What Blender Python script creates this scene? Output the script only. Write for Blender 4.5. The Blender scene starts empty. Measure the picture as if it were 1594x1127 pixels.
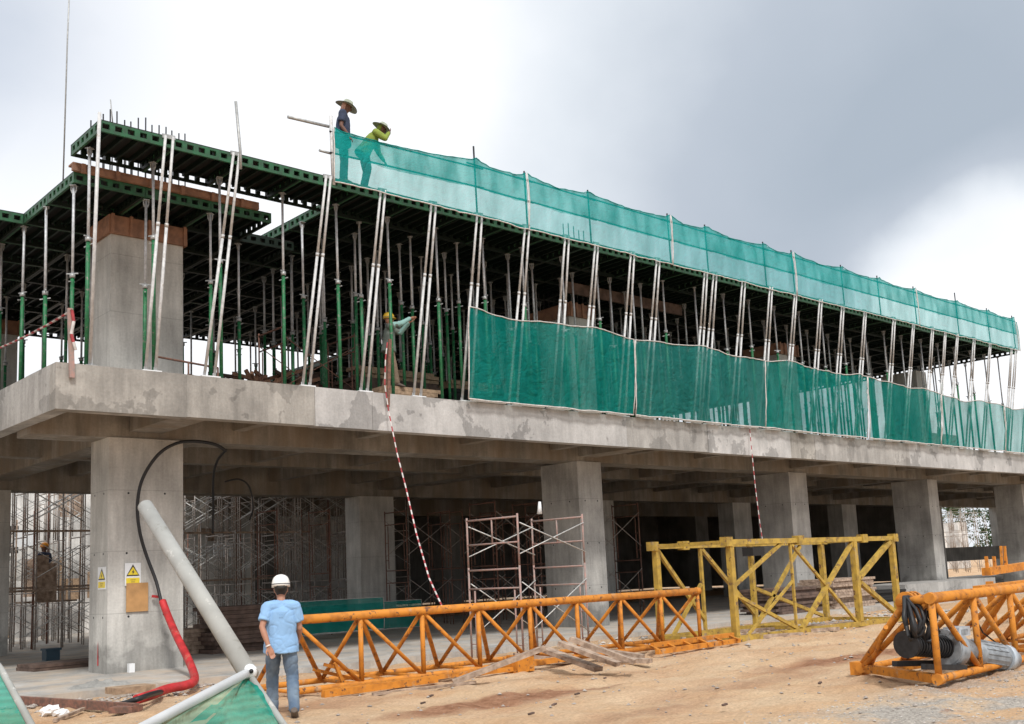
import bpy, math, random
from mathutils import Vector, Matrix, noise
V = Vector
random.seed(7)
sc = bpy.context.scene
COL = sc.collection
# ------------------------------------------------------------------ camera
FPX, YAW, PIT, ROL = 1649.58, 0.737, 0.144022, -0.0458253
CX, CY, EYE = 797.0, 653.1, 1.65
sy, cy = math.sin(YAW), math.cos(YAW); sp, cp = math.sin(PIT), math.cos(PIT)
FW = V((sy*cp, cy*cp, sp)); RT0 = V((cy, -sy, 0)); UP0 = RT0.cross(FW)
RT = RT0*math.cos(ROL) + UP0*math.sin(ROL); UP = UP0*math.cos(ROL) - RT0*math.sin(ROL)
cd = bpy.data.cameras.new('camera'); cam = bpy.data.objects.new('camera', cd); COL.objects.link(cam)
cam.matrix_world = Matrix(((RT.x, UP.x, -FW.x, 0), (RT.y, UP.y, -FW.y, 0), (RT.z, UP.z, -FW.z, EYE), (0, 0, 0, 1)))
cd.sensor_width = 36; cd.lens = FPX/1594*36; cd.shift_y = 89.6/1594; cd.clip_end = 2000; cd.clip_start = .1
sc.camera = cam

def ray(x, y): return RT*(x-CX) - UP*(y-CY) + FW*FPX
def at(x, y, Y=None, X=None, Z=None, D=None):
    d = ray(x, y)
    if Y is not None: d = d*(Y/d.y)
    elif X is not None: d = d*(X/d.x)
    elif Z is not None: d = d*((Z-EYE)/d.z)
    else: d = d*(D/FPX)
    return d + V((0, 0, EYE))

# ------------------------------------------------------------------ levels
FS, BB, ST = .07, 4.85, 5.68         # ground floor slab, beam bottom, first floor slab top
DU, DT = 9.85, 10.08                 # deck underside / top
LU = 9.37                            # lower deck underside
YF, YD = 18.8, 18.2                  # facade plane, deck front edge

# ------------------------------------------------------------------ materials
MT = {}
def mat(name, col, rough=.7, metal=0., noise_scale=None, var=.25, bump=0., col2=None, ramp=(.35, .65), spec=.4, detail=6, wear=None):
    if name in MT: return MT[name]
    m = bpy.data.materials.new(name); m.use_nodes = True
    nt = m.node_tree; b = nt.nodes['Principled BSDF']
    b.inputs['Roughness'].default_value = rough; b.inputs['Metallic'].default_value = metal
    b.inputs['Specular IOR Level'].default_value = spec
    c1 = (*col, 1)
    if noise_scale:
        tc = nt.nodes.new('ShaderNodeTexCoord'); n = nt.nodes.new('ShaderNodeTexNoise')
        n.inputs['Scale'].default_value = noise_scale; n.inputs['Detail'].default_value = detail
        nt.links.new(tc.outputs['Object'], n.inputs['Vector'])
        r = nt.nodes.new('ShaderNodeValToRGB')
        c2 = (*(col2 if col2 else [x*(1-var) for x in col]), 1)
        r.color_ramp.elements[0].position, r.color_ramp.elements[1].position = ramp
        r.color_ramp.elements[0].color = c2; r.color_ramp.elements[1].color = c1
        nt.links.new(n.outputs['Fac'], r.inputs['Fac']); oc = r.outputs['Color']
        if wear:
            for wc, ws, w0, w1 in wear:
                q = nt.nodes.new('ShaderNodeTexNoise'); q.inputs['Scale'].default_value = ws; q.inputs['Detail'].default_value = 9; q.inputs['Roughness'].default_value = .7
                nt.links.new(tc.outputs['Object'], q.inputs['Vector'])
                mr_ = nt.nodes.new('ShaderNodeMapRange'); mr_.inputs['From Min'].default_value = w0; mr_.inputs['From Max'].default_value = w1; nt.links.new(q.outputs['Fac'], mr_.inputs[0])
                mw = nt.nodes.new('ShaderNodeMix'); mw.data_type = 'RGBA'; nt.links.new(mr_.outputs[0], mw.inputs['Factor']); nt.links.new(oc, mw.inputs['A']); mw.inputs['B'].default_value = (*wc, 1); oc = mw.outputs['Result']
        nt.links.new(oc, b.inputs['Base Color'])
        if bump:
            bp = nt.nodes.new('ShaderNodeBump'); bp.inputs['Strength'].default_value = bump; bp.inputs['Distance'].default_value = .02
            nt.links.new(n.outputs['Fac'], bp.inputs['Height']); nt.links.new(bp.outputs['Normal'], b.inputs['Normal'])
    else: b.inputs['Base Color'].default_value = c1
    MT[name] = m; return m

def concrete(name, base, streak=.25, patch=0., damp=False, tint=None, joints=False, blotch=.3):
    m = bpy.data.materials.new(name); m.use_nodes = True; nt = m.node_tree; L = nt.links.new
    b = nt.nodes['Principled BSDF']; b.inputs['Roughness'].default_value = .9; b.inputs['Specular IOR Level'].default_value = .2
    geo = nt.nodes.new('ShaderNodeNewGeometry')
    def nz(scale, vec, det=5, rough=.55):
        n = nt.nodes.new('ShaderNodeTexNoise'); n.inputs['Scale'].default_value = scale; n.inputs['Detail'].default_value = det
        n.inputs['Roughness'].default_value = rough; L(vec, n.inputs['Vector']); return n.outputs['Fac']
    def mapr(fac, a, c, lo, hi):
        r = nt.nodes.new('ShaderNodeMapRange'); r.inputs['From Min'].default_value = a; r.inputs['From Max'].default_value = c
        r.inputs['To Min'].default_value = lo; r.inputs['To Max'].default_value = hi; L(fac, r.inputs['Value']); return r.outputs[0]
    def mul(a, c):
        k = nt.nodes.new('ShaderNodeMath'); k.operation = 'MULTIPLY'; L(a, k.inputs[0])
        if isinstance(c, float): k.inputs[1].default_value = c
        else: L(c, k.inputs[1])
        return k.outputs[0]
    pos = geo.outputs['Position']
    mp = nt.nodes.new('ShaderNodeMapping'); mp.inputs['Scale'].default_value = (1, 1, .12); L(pos, mp.inputs['Vector'])
    v = mapr(nz(5.5, mp.outputs[0], 6, .65), .3, .7, 1-streak, 1+streak*.5)
    v = mul(v, mapr(nz(.9, pos, 4), .3, .7, 1-blotch, 1+blotch*.4))
    v = mul(v, mapr(nz(22, pos, 4), .3, .7, .9, 1.06))
    if joints:
        sx = nt.nodes.new('ShaderNodeSeparateXYZ'); L(pos, sx.inputs[0])
        w = nt.nodes.new('ShaderNodeMath'); w.operation = 'PINGPONG'; w.inputs[1].default_value = .61; L(sx.outputs['Z'], w.inputs[0])
        v = mul(v, mapr(w.outputs[0], .0, .012, .72, 1.))
    if patch:
        v = mul(v, mapr(nz(.75, pos, 5, .6), .56, .575, 1., 1-patch))
    if damp:
        sx2 = nt.nodes.new('ShaderNodeSeparateXYZ'); L(pos, sx2.inputs[0])
        ad = nt.nodes.new('ShaderNodeMath'); ad.operation = 'MULTIPLY_ADD'; L(nz(2.2, pos, 5), ad.inputs[0]); ad.inputs[1].default_value = -1.6; L(sx2.outputs['Z'], ad.inputs[2])
        v = mul(v, mapr(ad.outputs[0], -.32, -.12, .66, 1.))
    cb = nt.nodes.new('ShaderNodeMix'); cb.data_type = 'RGBA'; cb.blend_type = 'MULTIPLY'; cb.inputs['Factor'].default_value = 1
    cb.inputs['A'].default_value = (*base, 1); L(v, cb.inputs['B'])
    out = cb.outputs['Result']
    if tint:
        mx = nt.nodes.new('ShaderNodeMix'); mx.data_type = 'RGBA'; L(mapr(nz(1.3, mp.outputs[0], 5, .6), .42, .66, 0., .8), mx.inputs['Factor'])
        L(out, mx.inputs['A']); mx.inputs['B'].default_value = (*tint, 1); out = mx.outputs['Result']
    L(out, b.inputs['Base Color'])
    bp = nt.nodes.new('ShaderNodeBump'); bp.inputs['Strength'].default_value = .35; bp.inputs['Distance'].default_value = .02
    L(nz(14, pos, 6), bp.inputs['Height']); L(bp.outputs['Normal'], b.inputs['Normal'])
    MT[name] = m; return m

C_beamA = concrete('beam concrete warm', (.39, .37, .34), patch=.28, blotch=.4)
C_beamB = concrete('beam concrete pale', (.50, .49, .48), patch=.33, streak=.16)
C_beamC = concrete('beam concrete grey', (.42, .405, .385), patch=.25)
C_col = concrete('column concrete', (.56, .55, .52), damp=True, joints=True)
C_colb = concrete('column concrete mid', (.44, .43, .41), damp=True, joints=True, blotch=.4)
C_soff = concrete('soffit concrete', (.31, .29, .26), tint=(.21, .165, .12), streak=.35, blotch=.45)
C_bouncecut = concrete('upper floor bounce cut', (.13, .12, .105), blotch=.4)  # dark tone for the added sheet that cuts light bounced upward
C_floor = concrete('floor concrete', (.46, .445, .42), patch=.15, streak=.2, tint=(.50, .41, .32), blotch=.3)
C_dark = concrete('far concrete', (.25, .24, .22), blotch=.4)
M_greenshade = mat('deck green shaded', (.003, .012, .007), .5, 0, 8, .35)  # deck green with the shade of the underside put into the colour
M_greenlit = mat('deck green lit', (.022, .115, .05), .5, 0, 8, .35, col2=(.025, .06, .035))  # same deck green in a lit tone for the outer rails
M_ply = mat('film faced plywood', (.014, .013, .012), .7, 0, 3, .3)
M_prop = mat('prop green paint', (.022, .17, .065), .5, 0, 14, .4, wear=(((.16, .15, .13), 11, .56, .62),))
M_galv = mat('galvanised tube', (.54, .56, .59), .45, .15, 16, .3, wear=(((.25, .17, .12), 9, .60, .68),))
M_galvd = mat('dull galvanised', (.42, .43, .43), .5, .4, 16, .3)
M_alu = mat('raking prop tube', (.60, .605, .61), .5, .05, 12, .25, wear=(((.34, .31, .27), 7, .57, .66),))
M_rust = mat('rusty steel', (.25, .12, .085), .8, .1, 18, .5, col2=(.12, .075, .06))
M_rustp = mat('rusty pink steel', (.40, .24, .21), .75, .1, 14, .4, col2=(.27, .23, .21))
M_scaf = mat('scaffold steel', (.30, .23, .19), .7, .2, 20, .5, col2=(.38, .37, .35))
M_scafw = mat('scaffold brace', (.62, .62, .60), .5, .4, 20, .3)
M_timber = mat('timber', (.42, .29, .19), .85, 0, 12, .4, .3)
M_timr = mat('red formwork timber', (.33, .175, .11), .8, 0, 6, .4, col2=(.20, .11, .075))
M_timg = mat('weathered timber', (.46, .35, .27), .9, 0, 10, .45, .5, col2=(.22, .155, .115))
M_board = mat('plywood board', (.52, .29, .12), .8, 0, 5, .25)
M_orange = mat('orange crane paint', (.60, .225, .025), .7, 0, 7, .35, .15, col2=(.38, .135, .02), ramp=(.3, .55), wear=(((.14, .06, .03), 9, .585, .62), ((.42, .30, .19), 4, .58, .72)))
M_yellow = mat('yellow crane paint', (.48, .315, .055), .65, 0, 6, .35, .15, col2=(.27, .175, .04), ramp=(.3, .6), wear=(((.13, .065, .035), 7, .575, .61), ((.36, .28, .19), 3.5, .57, .72)))
M_black = mat('black rubber', (.018, .018, .02), .5)
M_grease = mat('greasy black steel', (.03, .03, .033), .4, .3, 20, .4)
M_motor = mat('motor grey paint', (.36, .39, .42), .5, .2, 9, .4, wear=(((.12, .11, .10), 8, .55, .66),))
M_motorl = mat('motor light paint', (.5, .55, .6), .4, .2, 9, .2)
M_red = mat('red hose', (.55, .035, .04), .6, 0, 5, .4, .2, wear=(((.35, .20, .14), 6, .55, .70),))
M_white = mat('white paint', (.75, .76, .77), .5, 0, 6, .12)
M_pole = mat('grey pole', (.37, .37, .35), .8, 0, 5, .2, .15, wear=(((.22, .21, .18), 6, .55, .68), ((.50, .49, .46), 14, .60, .66)))
M_signy = mat('sign yellow', (.80, .62, .04), .4)
M_signw = mat('sign white', (.78, .80, .82), .4)
M_signb = mat('sign black', (.06, .05, .04), .5)
M_signo = mat('sign ochre', (.50, .36, .06), .5)
M_tr = mat('tape red', (.42, .06, .07), .7, 0, 9, .4); M_tw = mat('tape white', (.66, .62, .60), .7, 0, 9, .3)
M_skin = mat('skin', (.42, .21, .14), .55, 0, 12, .15)
M_skind = mat('dark skin', (.14, .07, .05), .6)
M_blue = mat('light blue shirt', (.25, .43, .68), .85, 0, 9, .1, .25)
M_denim = mat('denim', (.085, .13, .20), .9, 0, 5, .4, .3, col2=(.17, .225, .29), detail=3)
M_navy = mat('navy cloth', (.04, .055, .10), .9, 0, 10, .3, .3)
M_lime = mat('lime shirt', (.22, .29, .05), .85, 0, 8, .15)
M_greyc = mat('grey green shirt', (.16, .19, .17), .9, 0, 8, .3)
M_cyan = mat('pale blue sleeve', (.24, .42, .40), .9)
M_brownc = mat('brown trousers', (.23, .17, .12), .9, 0, 8, .3)
M_straw = mat('hat cloth', (.40, .44, .36), .8, 0, 12, .3)
M_hel = mat('helmet white', (.80, .79, .76), .3)
M_helor = mat('helmet orange', (.85, .32, .02), .3)
M_helye = mat('helmet yellow', (.60, .38, .03), .4)
M_hair = mat('black hair', (.02, .017, .015), .6)
M_boot = mat('boot leather', (.11, .085, .07), .7)
M_band = mat('helmet band', (.12, .12, .13), .6)
M_hiv = mat('pink strap', (.5, .3, .25), .8)
M_rub = mat('rubble', (.42, .37, .33), .9, 0, 9, .4)
M_stone = mat('grey gravel', (.33, .32, .31), .9, 0, 5, .5, col2=(.55, .50, .45))
M_stk = mat('stacked boards', (.15, .10, .08), .9, 0, 6, .5)
M_foam = mat('white foam', (.75, .75, .75), .8)
M_leaf = mat('leaf green', (.06, .11, .035), .7, 0, 5, .5)
M_bark = mat('bark', (.12, .09, .07), .9)
M_bluep = mat('blue plastic', (.015, .045, .07), .5)

def net_mat(name, col, hole, hem=None):
    m = bpy.data.materials.new(name); m.use_nodes = True; nt = m.node_tree; L = nt.links.new
    nt.nodes.remove(nt.nodes['Principled BSDF']); out = nt.nodes['Material Output']
    d = nt.nodes.new('ShaderNodeBsdfDiffuse'); t = nt.nodes.new('ShaderNodeBsdfTranslucent'); tr = nt.nodes.new('ShaderNodeBsdfTransparent')
    tc = nt.nodes.new('ShaderNodeTexCoord'); n = nt.nodes.new('ShaderNodeTexNoise'); n.inputs['Scale'].default_value = 1.6; n.inputs['Detail'].default_value = 5
    mp = nt.nodes.new('ShaderNodeMapping'); mp.inputs['Scale'].default_value = (1.5, 1.5, .45); L(tc.outputs['Object'], mp.inputs[0]); L(mp.outputs[0], n.inputs['Vector'])
    r = nt.nodes.new('ShaderNodeMapRange'); r.inputs['From Min'].default_value = .3; r.inputs['From Max'].default_value = .7
    r.inputs['To Min'].default_value = hole-.10; r.inputs['To Max'].default_value = hole+.10; L(n.outputs['Fac'], r.inputs[0])
    d.inputs[0].default_value = (*col, 1); t.inputs[0].default_value = (*col, 1)
    cr = nt.nodes.new('ShaderNodeValToRGB'); cr.color_ramp.elements[0].color = (*[c*.72 for c in col], 1); cr.color_ramp.elements[1].color = (*[min(1, c*1.2+.015) for c in col], 1)
    cr.color_ramp.elements[0].position = .3; cr.color_ramp.elements[1].position = .7
    L(n.outputs['Fac'], cr.inputs[0]); L(cr.outputs[0], d.inputs[0])
    n3 = nt.nodes.new('ShaderNodeTexNoise'); n3.inputs['Scale'].default_value = 7; n3.inputs['Detail'].default_value = 6; n3.inputs['Distortion'].default_value = 1.5; L(tc.outputs['Object'], n3.inputs['Vector'])
    n4 = nt.nodes.new('ShaderNodeTexNoise'); n4.inputs['Scale'].default_value = 2.2; n4.inputs['Detail'].default_value = 3; n4.inputs['Distortion'].default_value = 2.5; L(tc.outputs['Object'], n4.inputs['Vector'])
    sm = nt.nodes.new('ShaderNodeMath'); sm.operation = 'MULTIPLY_ADD'; L(n4.outputs['Fac'], sm.inputs[0]); sm.inputs[1].default_value = 2.5; L(n3.outputs['Fac'], sm.inputs[2])
    bp = nt.nodes.new('ShaderNodeBump'); bp.inputs['Strength'].default_value = .5; bp.inputs['Distance'].default_value = .05; L(sm.outputs[0], bp.inputs['Height']); L(bp.outputs[0], d.inputs['Normal']); L(bp.outputs[0], t.inputs['Normal'])
    wp = nt.nodes.new('ShaderNodeTexWave'); wp.bands_direction = 'Z'; wp.inputs['Scale'].default_value = 9; wp.inputs['Distortion'].default_value = 3; L(tc.outputs['Object'], wp.inputs['Vector'])
    hsv = nt.nodes.new('ShaderNodeHueSaturation'); mv = nt.nodes.new('ShaderNodeMapRange'); mv.inputs['To Min'].default_value = .86; mv.inputs['To Max'].default_value = 1.12; L(wp.outputs['Fac'], mv.inputs[0]); L(mv.outputs[0], hsv.inputs['Value']); L(cr.outputs[0], hsv.inputs['Color']); L(hsv.outputs[0], d.inputs[0]); L(hsv.outputs[0], t.inputs[0])
    a = nt.nodes.new('ShaderNodeMixShader'); a.inputs[0].default_value = .45; L(d.outputs[0], a.inputs[1]); L(t.outputs[0], a.inputs[2])
    b = nt.nodes.new('ShaderNodeMixShader'); L(r.outputs[0], b.inputs[0]); L(a.outputs[0], b.inputs[1]); L(tr.outputs[0], b.inputs[2]); L(b.outputs[0], out.inputs[0])
    MT[name] = m; return m
M_netu = net_mat('upper debris net', (.03, .47, .44), .42)
M_netuh = net_mat('upper debris net double', (.01, .41, .38), .17)
M_netl = net_mat('lower debris net', (.008, .33, .285), .32)
M_netl2 = net_mat('lower debris net faded', (.035, .31, .28), .32)
M_netg = net_mat('ground net', (.02, .40, .31), .22)
M_netf = net_mat('ground net faded', (.30, .48, .36), .2)

# ------------------------------------------------------------------ mesh builder
class MB:
    def __init__(s): s.v = []; s.f = []; s.mi = []; s.sm = []
    def add(s, vs, fs, mi=0, sm=False):
        o = len(s.v); s.v += [V(x) for x in vs]; s.f += [tuple(i+o for i in f) for f in fs]; s.mi += [mi]*len(fs); s.sm += [sm]*len(fs); return s
    def box(s, a, b, mi=0):
        x0, y0, z0 = a; x1, y1, z1 = b
        vs = [(x0,y0,z0),(x1,y0,z0),(x1,y1,z0),(x0,y1,z0),(x0,y0,z1),(x1,y0,z1),(x1,y1,z1),(x0,y1,z1)]
        return s.add(vs, [(0,3,2,1),(4,5,6,7),(0,1,5,4),(1,2,6,5),(2,3,7,6),(3,0,4,7)], mi)
    def bar(s, p, q, w, h, up=(0,0,1), mi=0):
        p, q = V(p), V(q); t = (q-p).normalized(); u = V(up)
        if abs(t.dot(u)) > .98: u = V((0,1,0))
        a = t.cross(u).normalized()*w/2; b = a.cross(t).normalized()*h/2
        vs = [p-a-b, p+a-b, p+a+b, p-a+b, q-a-b, q+a-b, q+a+b, q-a+b]
        return s.add(vs, [(0,1,2,3),(7,6,5,4),(0,4,5,1),(1,5,6,2),(2,6,7,3),(3,7,4,0)], mi)
    def tube(s, pts, r, n=8, mi=0, cap=True, ref=None):
        pts = [V(p) for p in pts]; rs = r if isinstance(r, (list, tuple)) else [r]*len(pts)
        vs = []; N = len(pts); prev = V(ref) if ref else None
        for i, p in enumerate(pts):
            t = (pts[min(i+1, N-1)]-pts[max(i-1, 0)]).normalized()
            if prev is None:
                prev = V((0,0,1)) if abs(t.z) < .9 else V((0,1,0))
            b = prev - t*prev.dot(t)
            if b.length < 1e-4: b = V((1,0,0)) - t*t.x
            b.normalize(); a = b.cross(t); prev = b
            ra, rb = rs[i] if isinstance(rs[i], (list, tuple)) else (rs[i], rs[i])
            for k in range(n):
                an = 2*math.pi*k/n; vs.append(p + a*math.cos(an)*ra + b*math.sin(an)*rb)
        fs = [(i*n+k, i*n+(k+1) % n, (i+1)*n+(k+1) % n, (i+1)*n+k) for i in range(N-1) for k in range(n)]
        s.add(vs, fs, mi, True)
        if cap:
            o = len(s.v)-N*n
            s.f += [tuple(o+k for k in range(n))[::-1], tuple(o+(N-1)*n+k for k in range(n))]; s.mi += [mi]*2; s.sm += [False]*2
        return s
    def ball(s, c, r, n=10, mi=0):
        c = V(c); rr = r if isinstance(r, (tuple, list)) else (r, r, r); m = n//2+1
        vs = [c+V((0,0,-rr[2]))]; 
        for i in range(1, m):
            ph = math.pi*i/m - math.pi/2
            for k in range(n):
                th = 2*math.pi*k/n; vs.append(c+V((math.cos(ph)*math.cos(th)*rr[0], math.cos(ph)*math.sin(th)*rr[1], math.sin(ph)*rr[2])))
        vs.append(c+V((0,0,rr[2]))); T = len(vs)-1; fs = []
        for k in range(n):
            fs.append((0, 1+(k+1) % n, 1+k)); fs.append((T, T-n+k, T-n+(k+1) % n))
            for i in range(m-2): fs.append((1+i*n+k, 1+i*n+(k+1) % n, 1+(i+1)*n+(k+1) % n, 1+(i+1)*n+k))
        return s.add(vs, fs, mi, True)
    def grid(s, fn, nu, nv, mi=0, sm=True, mifn=None):
        vs = [fn(i/nu, j/nv) for j in range(nv+1) for i in range(nu+1)]; w = nu+1
        o = len(s.v)
        s.v += [V(x) for x in vs]
        for j in range(nv):
            for i in range(nu):
                s.f.append((o+j*w+i, o+j*w+i+1, o+(j+1)*w+i+1, o+(j+1)*w+i)); s.mi.append(mifn(i, j) if mifn else mi); s.sm.append(sm)
        return s
    def mesh(s, name, mats, off=V((0,0,0))):
        me = bpy.data.meshes.new(name); me.from_pydata([tuple(v-off) for v in s.v], [], s.f)
        for m in mats: me.materials.append(m)
        me.polygons.foreach_set('material_index', s.mi); me.polygons.foreach_set('use_smooth', s.sm); me.update(); return me
    def build(s, name, m, parent=None):
        mats = m if isinstance(m, (list, tuple)) else [m]
        off = V((0,0,0)); p = parent
        while p is not None: off = off + p.location; p = p.parent
        o = bpy.data.objects.new(name, s.mesh(name, mats, off)); COL.objects.link(o); o.parent = parent; return o

def tag(o, label=None, cat=None, group=None, kind=None):
    if label: o['label'] = label
    if cat: o['category'] = cat
    if group: o['group'] = group
    if kind: o['kind'] = kind
    return o
def thing(name, label, cat, loc=(0,0,0), group=None):
    o = bpy.data.objects.new(name, None); COL.objects.link(o); o.location = loc; o.empty_display_size = .1
    return tag(o, label, cat, group)
def struct(o): o['kind'] = 'structure'; return o
KIDS = {}
def dup(o, loc=None, rz=None, parent=None):
    if o.name not in KIDS: KIDS[o.name] = [(ch, list(ch.children)) for ch in o.children]
    c = o.copy(); COL.objects.link(c); c.parent = parent
    if loc is not None: c.location = loc
    if rz is not None: c.rotation_euler = (0, 0, rz)
    for ch, gs in KIDS[o.name]:
        k = ch.copy(); COL.objects.link(k); k.parent = c
        for g in gs:
            h = g.copy(); COL.objects.link(h); h.parent = k
    return c
ONES = ['', 'first', 'second', 'third', 'fourth', 'fifth', 'sixth', 'seventh', 'eighth', 'ninth', 'tenth', 'eleventh', 'twelfth', 'thirteenth', 'fourteenth', 'fifteenth', 'sixteenth', 'seventeenth', 'eighteenth', 'nineteenth']
def ordi(n):
    if n < 20: return ONES[n]
    t, u = divmod(n, 10); b = {2: 'twenty', 3: 'thirty', 4: 'forty', 5: 'fifty'}[t]
    return (b[:-1]+'ieth') if u == 0 else b+'-'+ONES[u]
def fbm(x, y, z=0, o=4): return noise.fractal(V((x, y, z)), 1.0, 2.0, o)

# ------------------------------------------------------------------ people
def remesh(b_, name, m, parent, vox=.008, smooth_it=3, wr=0.):
    me = b_.mesh(name+'_t', [m]); o = bpy.data.objects.new('tmp', me); COL.objects.link(o)
    md = o.modifiers.new('r', 'REMESH'); md.mode = 'VOXEL'; md.voxel_size = vox; md.use_smooth_shade = True
    ms_ = o.modifiers.new('s', 'SMOOTH'); ms_.factor = .5; ms_.iterations = smooth_it
    dg = bpy.context.evaluated_depsgraph_get(); dg.update(); ev = o.evaluated_get(dg)
    m2 = bpy.data.meshes.new_from_object(ev); bpy.data.objects.remove(o)
    m2.name = name; m2.materials.clear(); m2.materials.append(m)
    for p in m2.polygons: p.use_smooth = True
    if wr:
        nn = [v.normal.copy() for v in m2.vertices]
        for v, n_ in zip(m2.vertices, nn):
            c = v.co.copy(); f1 = noise.noise(V((c.x*4+c.z*5, c.y*4, c.z*6-c.x*5))); f2 = noise.noise(V((c.x*9-c.z*6, c.y*7, c.z*7+c.x*6)))
            v.co = c + n_*(wr*(.5*noise.noise(V((c.x*6, c.y*6, c.z*4))) - .38*(1-min(1, abs(f1)*5))**2 - .22*(1-min(1, abs(f2)*4))**2)+.006)
    o = bpy.data.objects.new(name, m2); COL.objects.link(o); o.parent = parent; return o
def hand(b_, wr, d, palm, side, curl=.35, r=.0085):
    d = V(d).normalized(); n_ = V(palm); n_ = (n_-d*n_.dot(d)).normalized(); a = d.cross(n_)*side
    b_.tube([wr-d*.02, wr+d*.02, wr+d*.06, wr+d*.095], [(.028,.020),(.034,.018),(.042,.016),(.040,.013)], 10, ref=n_)
    for k, (o_, ln) in enumerate(((-.030,.068),(-.010,.078),(.010,.073),(.029,.058))):
        p = wr+d*.09+a*o_; pts = [p-d*.02]; dd = d.copy(); cc = curl*(1+.15*k)
        for s_ in (.42, .33, .25):
            pts.append(pts[-1]+dd*ln*s_+(d*.02 if len(pts) == 1 else V((0,0,0)))); dd = (dd*math.cos(cc)+n_*math.sin(cc)).normalized()
        b_.tube(pts, [r*1.05, r, r*.95, r*.8], 7); b_.ball(pts[-1], r*.8, 6)
    p = wr+d*.02-a*.03; b_.tube([p, p-a*.025+d*.025+n_*.012, p-a*.03+d*.055+n_*.022, p-a*.025+d*.078+n_*.03], [r*1.5, r*1.25, r*1.1, r*.85], 7)
def limb(b_, pts, rs, n=12, ref=None):
    b_.tube(pts, rs, n, ref=ref)
    for p, q in zip(pts, rs): b_.ball(p, q if not isinstance(q, (tuple, list)) else min(q), 10)
def person(name, label, J, rz, loc, skin, shirt, pants, boots, hat, sleeve='short', vox=.009, longc=None, curl=(.5, .5), hairm=None, face=True, belt=None, sleevem=None, hatrot=None):
    """J: joints in a local frame, +Y forward, +X the figure's right hand."""
    r = thing(name, label, 'person', loc); r.rotation_euler = (0, 0, rz)
    j = {k: V(v) for k, v in J.items()}
    fwd = j.get('fwd', V((0,1,0))); hd = j['head']; hf = j.get('face', V((0,1,0))).normalized(); hu = j.get('hup', V((0,0,1))).normalized(); hr = hf.cross(hu).normalized()
    b_ = MB()
    sh = (j['shR']+j['shL'])/2; hp = (j['hipR']+j['hipL'])/2; ch = sh.lerp(hp, .38); wa = sh.lerp(hp, .72)
    bk = (sh-hp).cross(j['shR']-j['shL']).normalized()
    nk = sh+(hd-sh).normalized()*.06
    b_.tube([hp-(sh-hp).normalized()*.08, hp, wa, ch, sh-(sh-hp).normalized()*.05, sh+(sh-hp).normalized()*.02], [(.14,.10),(.165,.115),(.145,.10),(.165,.115),(.145,.10),(.08,.065)], 16, ref=bk)
    b_.tube([sh-(hd-sh)*.1, nk, hd-hu*.05], [.075,.055,.05], 12)
    # head: skull, jaw, nose, ears
    b_.tube([hd-hu*.115+hf*.045, hd-hu*.085+hf*.03, hd-hu*.03+hf*.005, hd+hu*.03-hf*.005, hd+hu*.08-hf*.005, hd+hu*.115-hf*.005], [(.022,.028),(.05,.055),(.073,.085),(.078,.097),(.062,.08),(.02,.03)], 16, ref=hf)
    b_.tube([hd+hu*.01+hf*.085, hd-hu*.03+hf*.108, hd-hu*.035+hf*.09], [.010,.017,.012], 8)
    for s_ in (-1, 1): b_.tube([hd-hu*.03+hr*.074*s_, hd+hu*.02+hr*.082*s_], [(.010,.018),(.012,.022)], 8, ref=hf)
    b_.tube([hd-hu*.065+hf*.083-hr*.022, hd-hu*.065+hf*.088, hd-hu*.065+hf*.083+hr*.022], [.005,.009,.005], 6)
    for S, s_ in (('R', 1), ('L', -1)):
        limb(b_, [j['sh'+S], j['sh'+S].lerp(j['el'+S], .5), j['el'+S], j['el'+S].lerp(j['wr'+S], .35), j['wr'+S]], [.055,.046,.038,.040,.026])
        limb(b_, [sh+(j['sh'+S]-sh)*.4, j['sh'+S]], [.075,.058])
        limb(b_, [j['hip'+S], j['hip'+S].lerp(j['kn'+S], .5), j['kn'+S], j['kn'+S].lerp(j['an'+S], .35), j['an'+S]], [.092,.077,.055,.055,.036])
        hand(b_, j['wr'+S], j.get('hd'+S, j['wr'+S]-j['el'+S]), j.get('pm'+S, V((0,-1,0))), s_, curl[0 if S == 'R' else 1])
        tdir = j.get('toe'+S, V((0,1,-.25))).normalized(); b_.tube([j['an'+S]-tdir*.05-V((0,0,.03)), j['an'+S]+tdir*.06-V((0,0,.045)), j['an'+S]+tdir*.15-V((0,0,.055))], [.036,.036,.026], 8)
    remesh(b_, 'body', skin, r, vox)
    # shirt
    c = MB(); e_ = .022
    up_ = (sh-hp).normalized()
    c.tube([hp-up_*.10, hp+up_*.02, wa, ch, sh-up_*.05, sh+up_*.035], [(.222,.178),(.210,.164),(.184,.142),(.188,.137),(.165,.120),(.085,.07)], 18, ref=bk)
    c.tube([nk-(hd-sh)*.5, nk+(hd-sh).normalized()*.005], [.085,.07], 12)
    tS = 1.0 if sleeve == 'long' else .55
    for S in 'RL':
        limb(c, [sh+(j['sh'+S]-sh)*.3+V((0,0,.01)), j['sh'+S]], [.082,.078])
        e2 = j['sh'+S].lerp(j['el'+S], min(1, tS*1.25))
        c.tube([j['sh'+S], j['sh'+S].lerp(e2, .6), e2], [.080,.074,.073 if sleeve != 'long' else .055], 14)
        if sleeve == 'long' and not sleevem: limb(c, [j['el'+S], j['el'+S].lerp(j['wr'+S], .88)], [.052,.036])
    remesh(c, 'shirt', shirt, r, vox, 2, .017 if vox < .008 else .012)
    if sleevem:
        for S in 'RL':
            q = MB(); limb(q, [j['sh'+S].lerp(j['el'+S], .35), j['el'+S], j['el'+S].lerp(j['wr'+S], .88)], [.078,.062,.042]); remesh(q, 'sleeve', sleevem, r, vox, 2, .006)
    c = MB()
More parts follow.
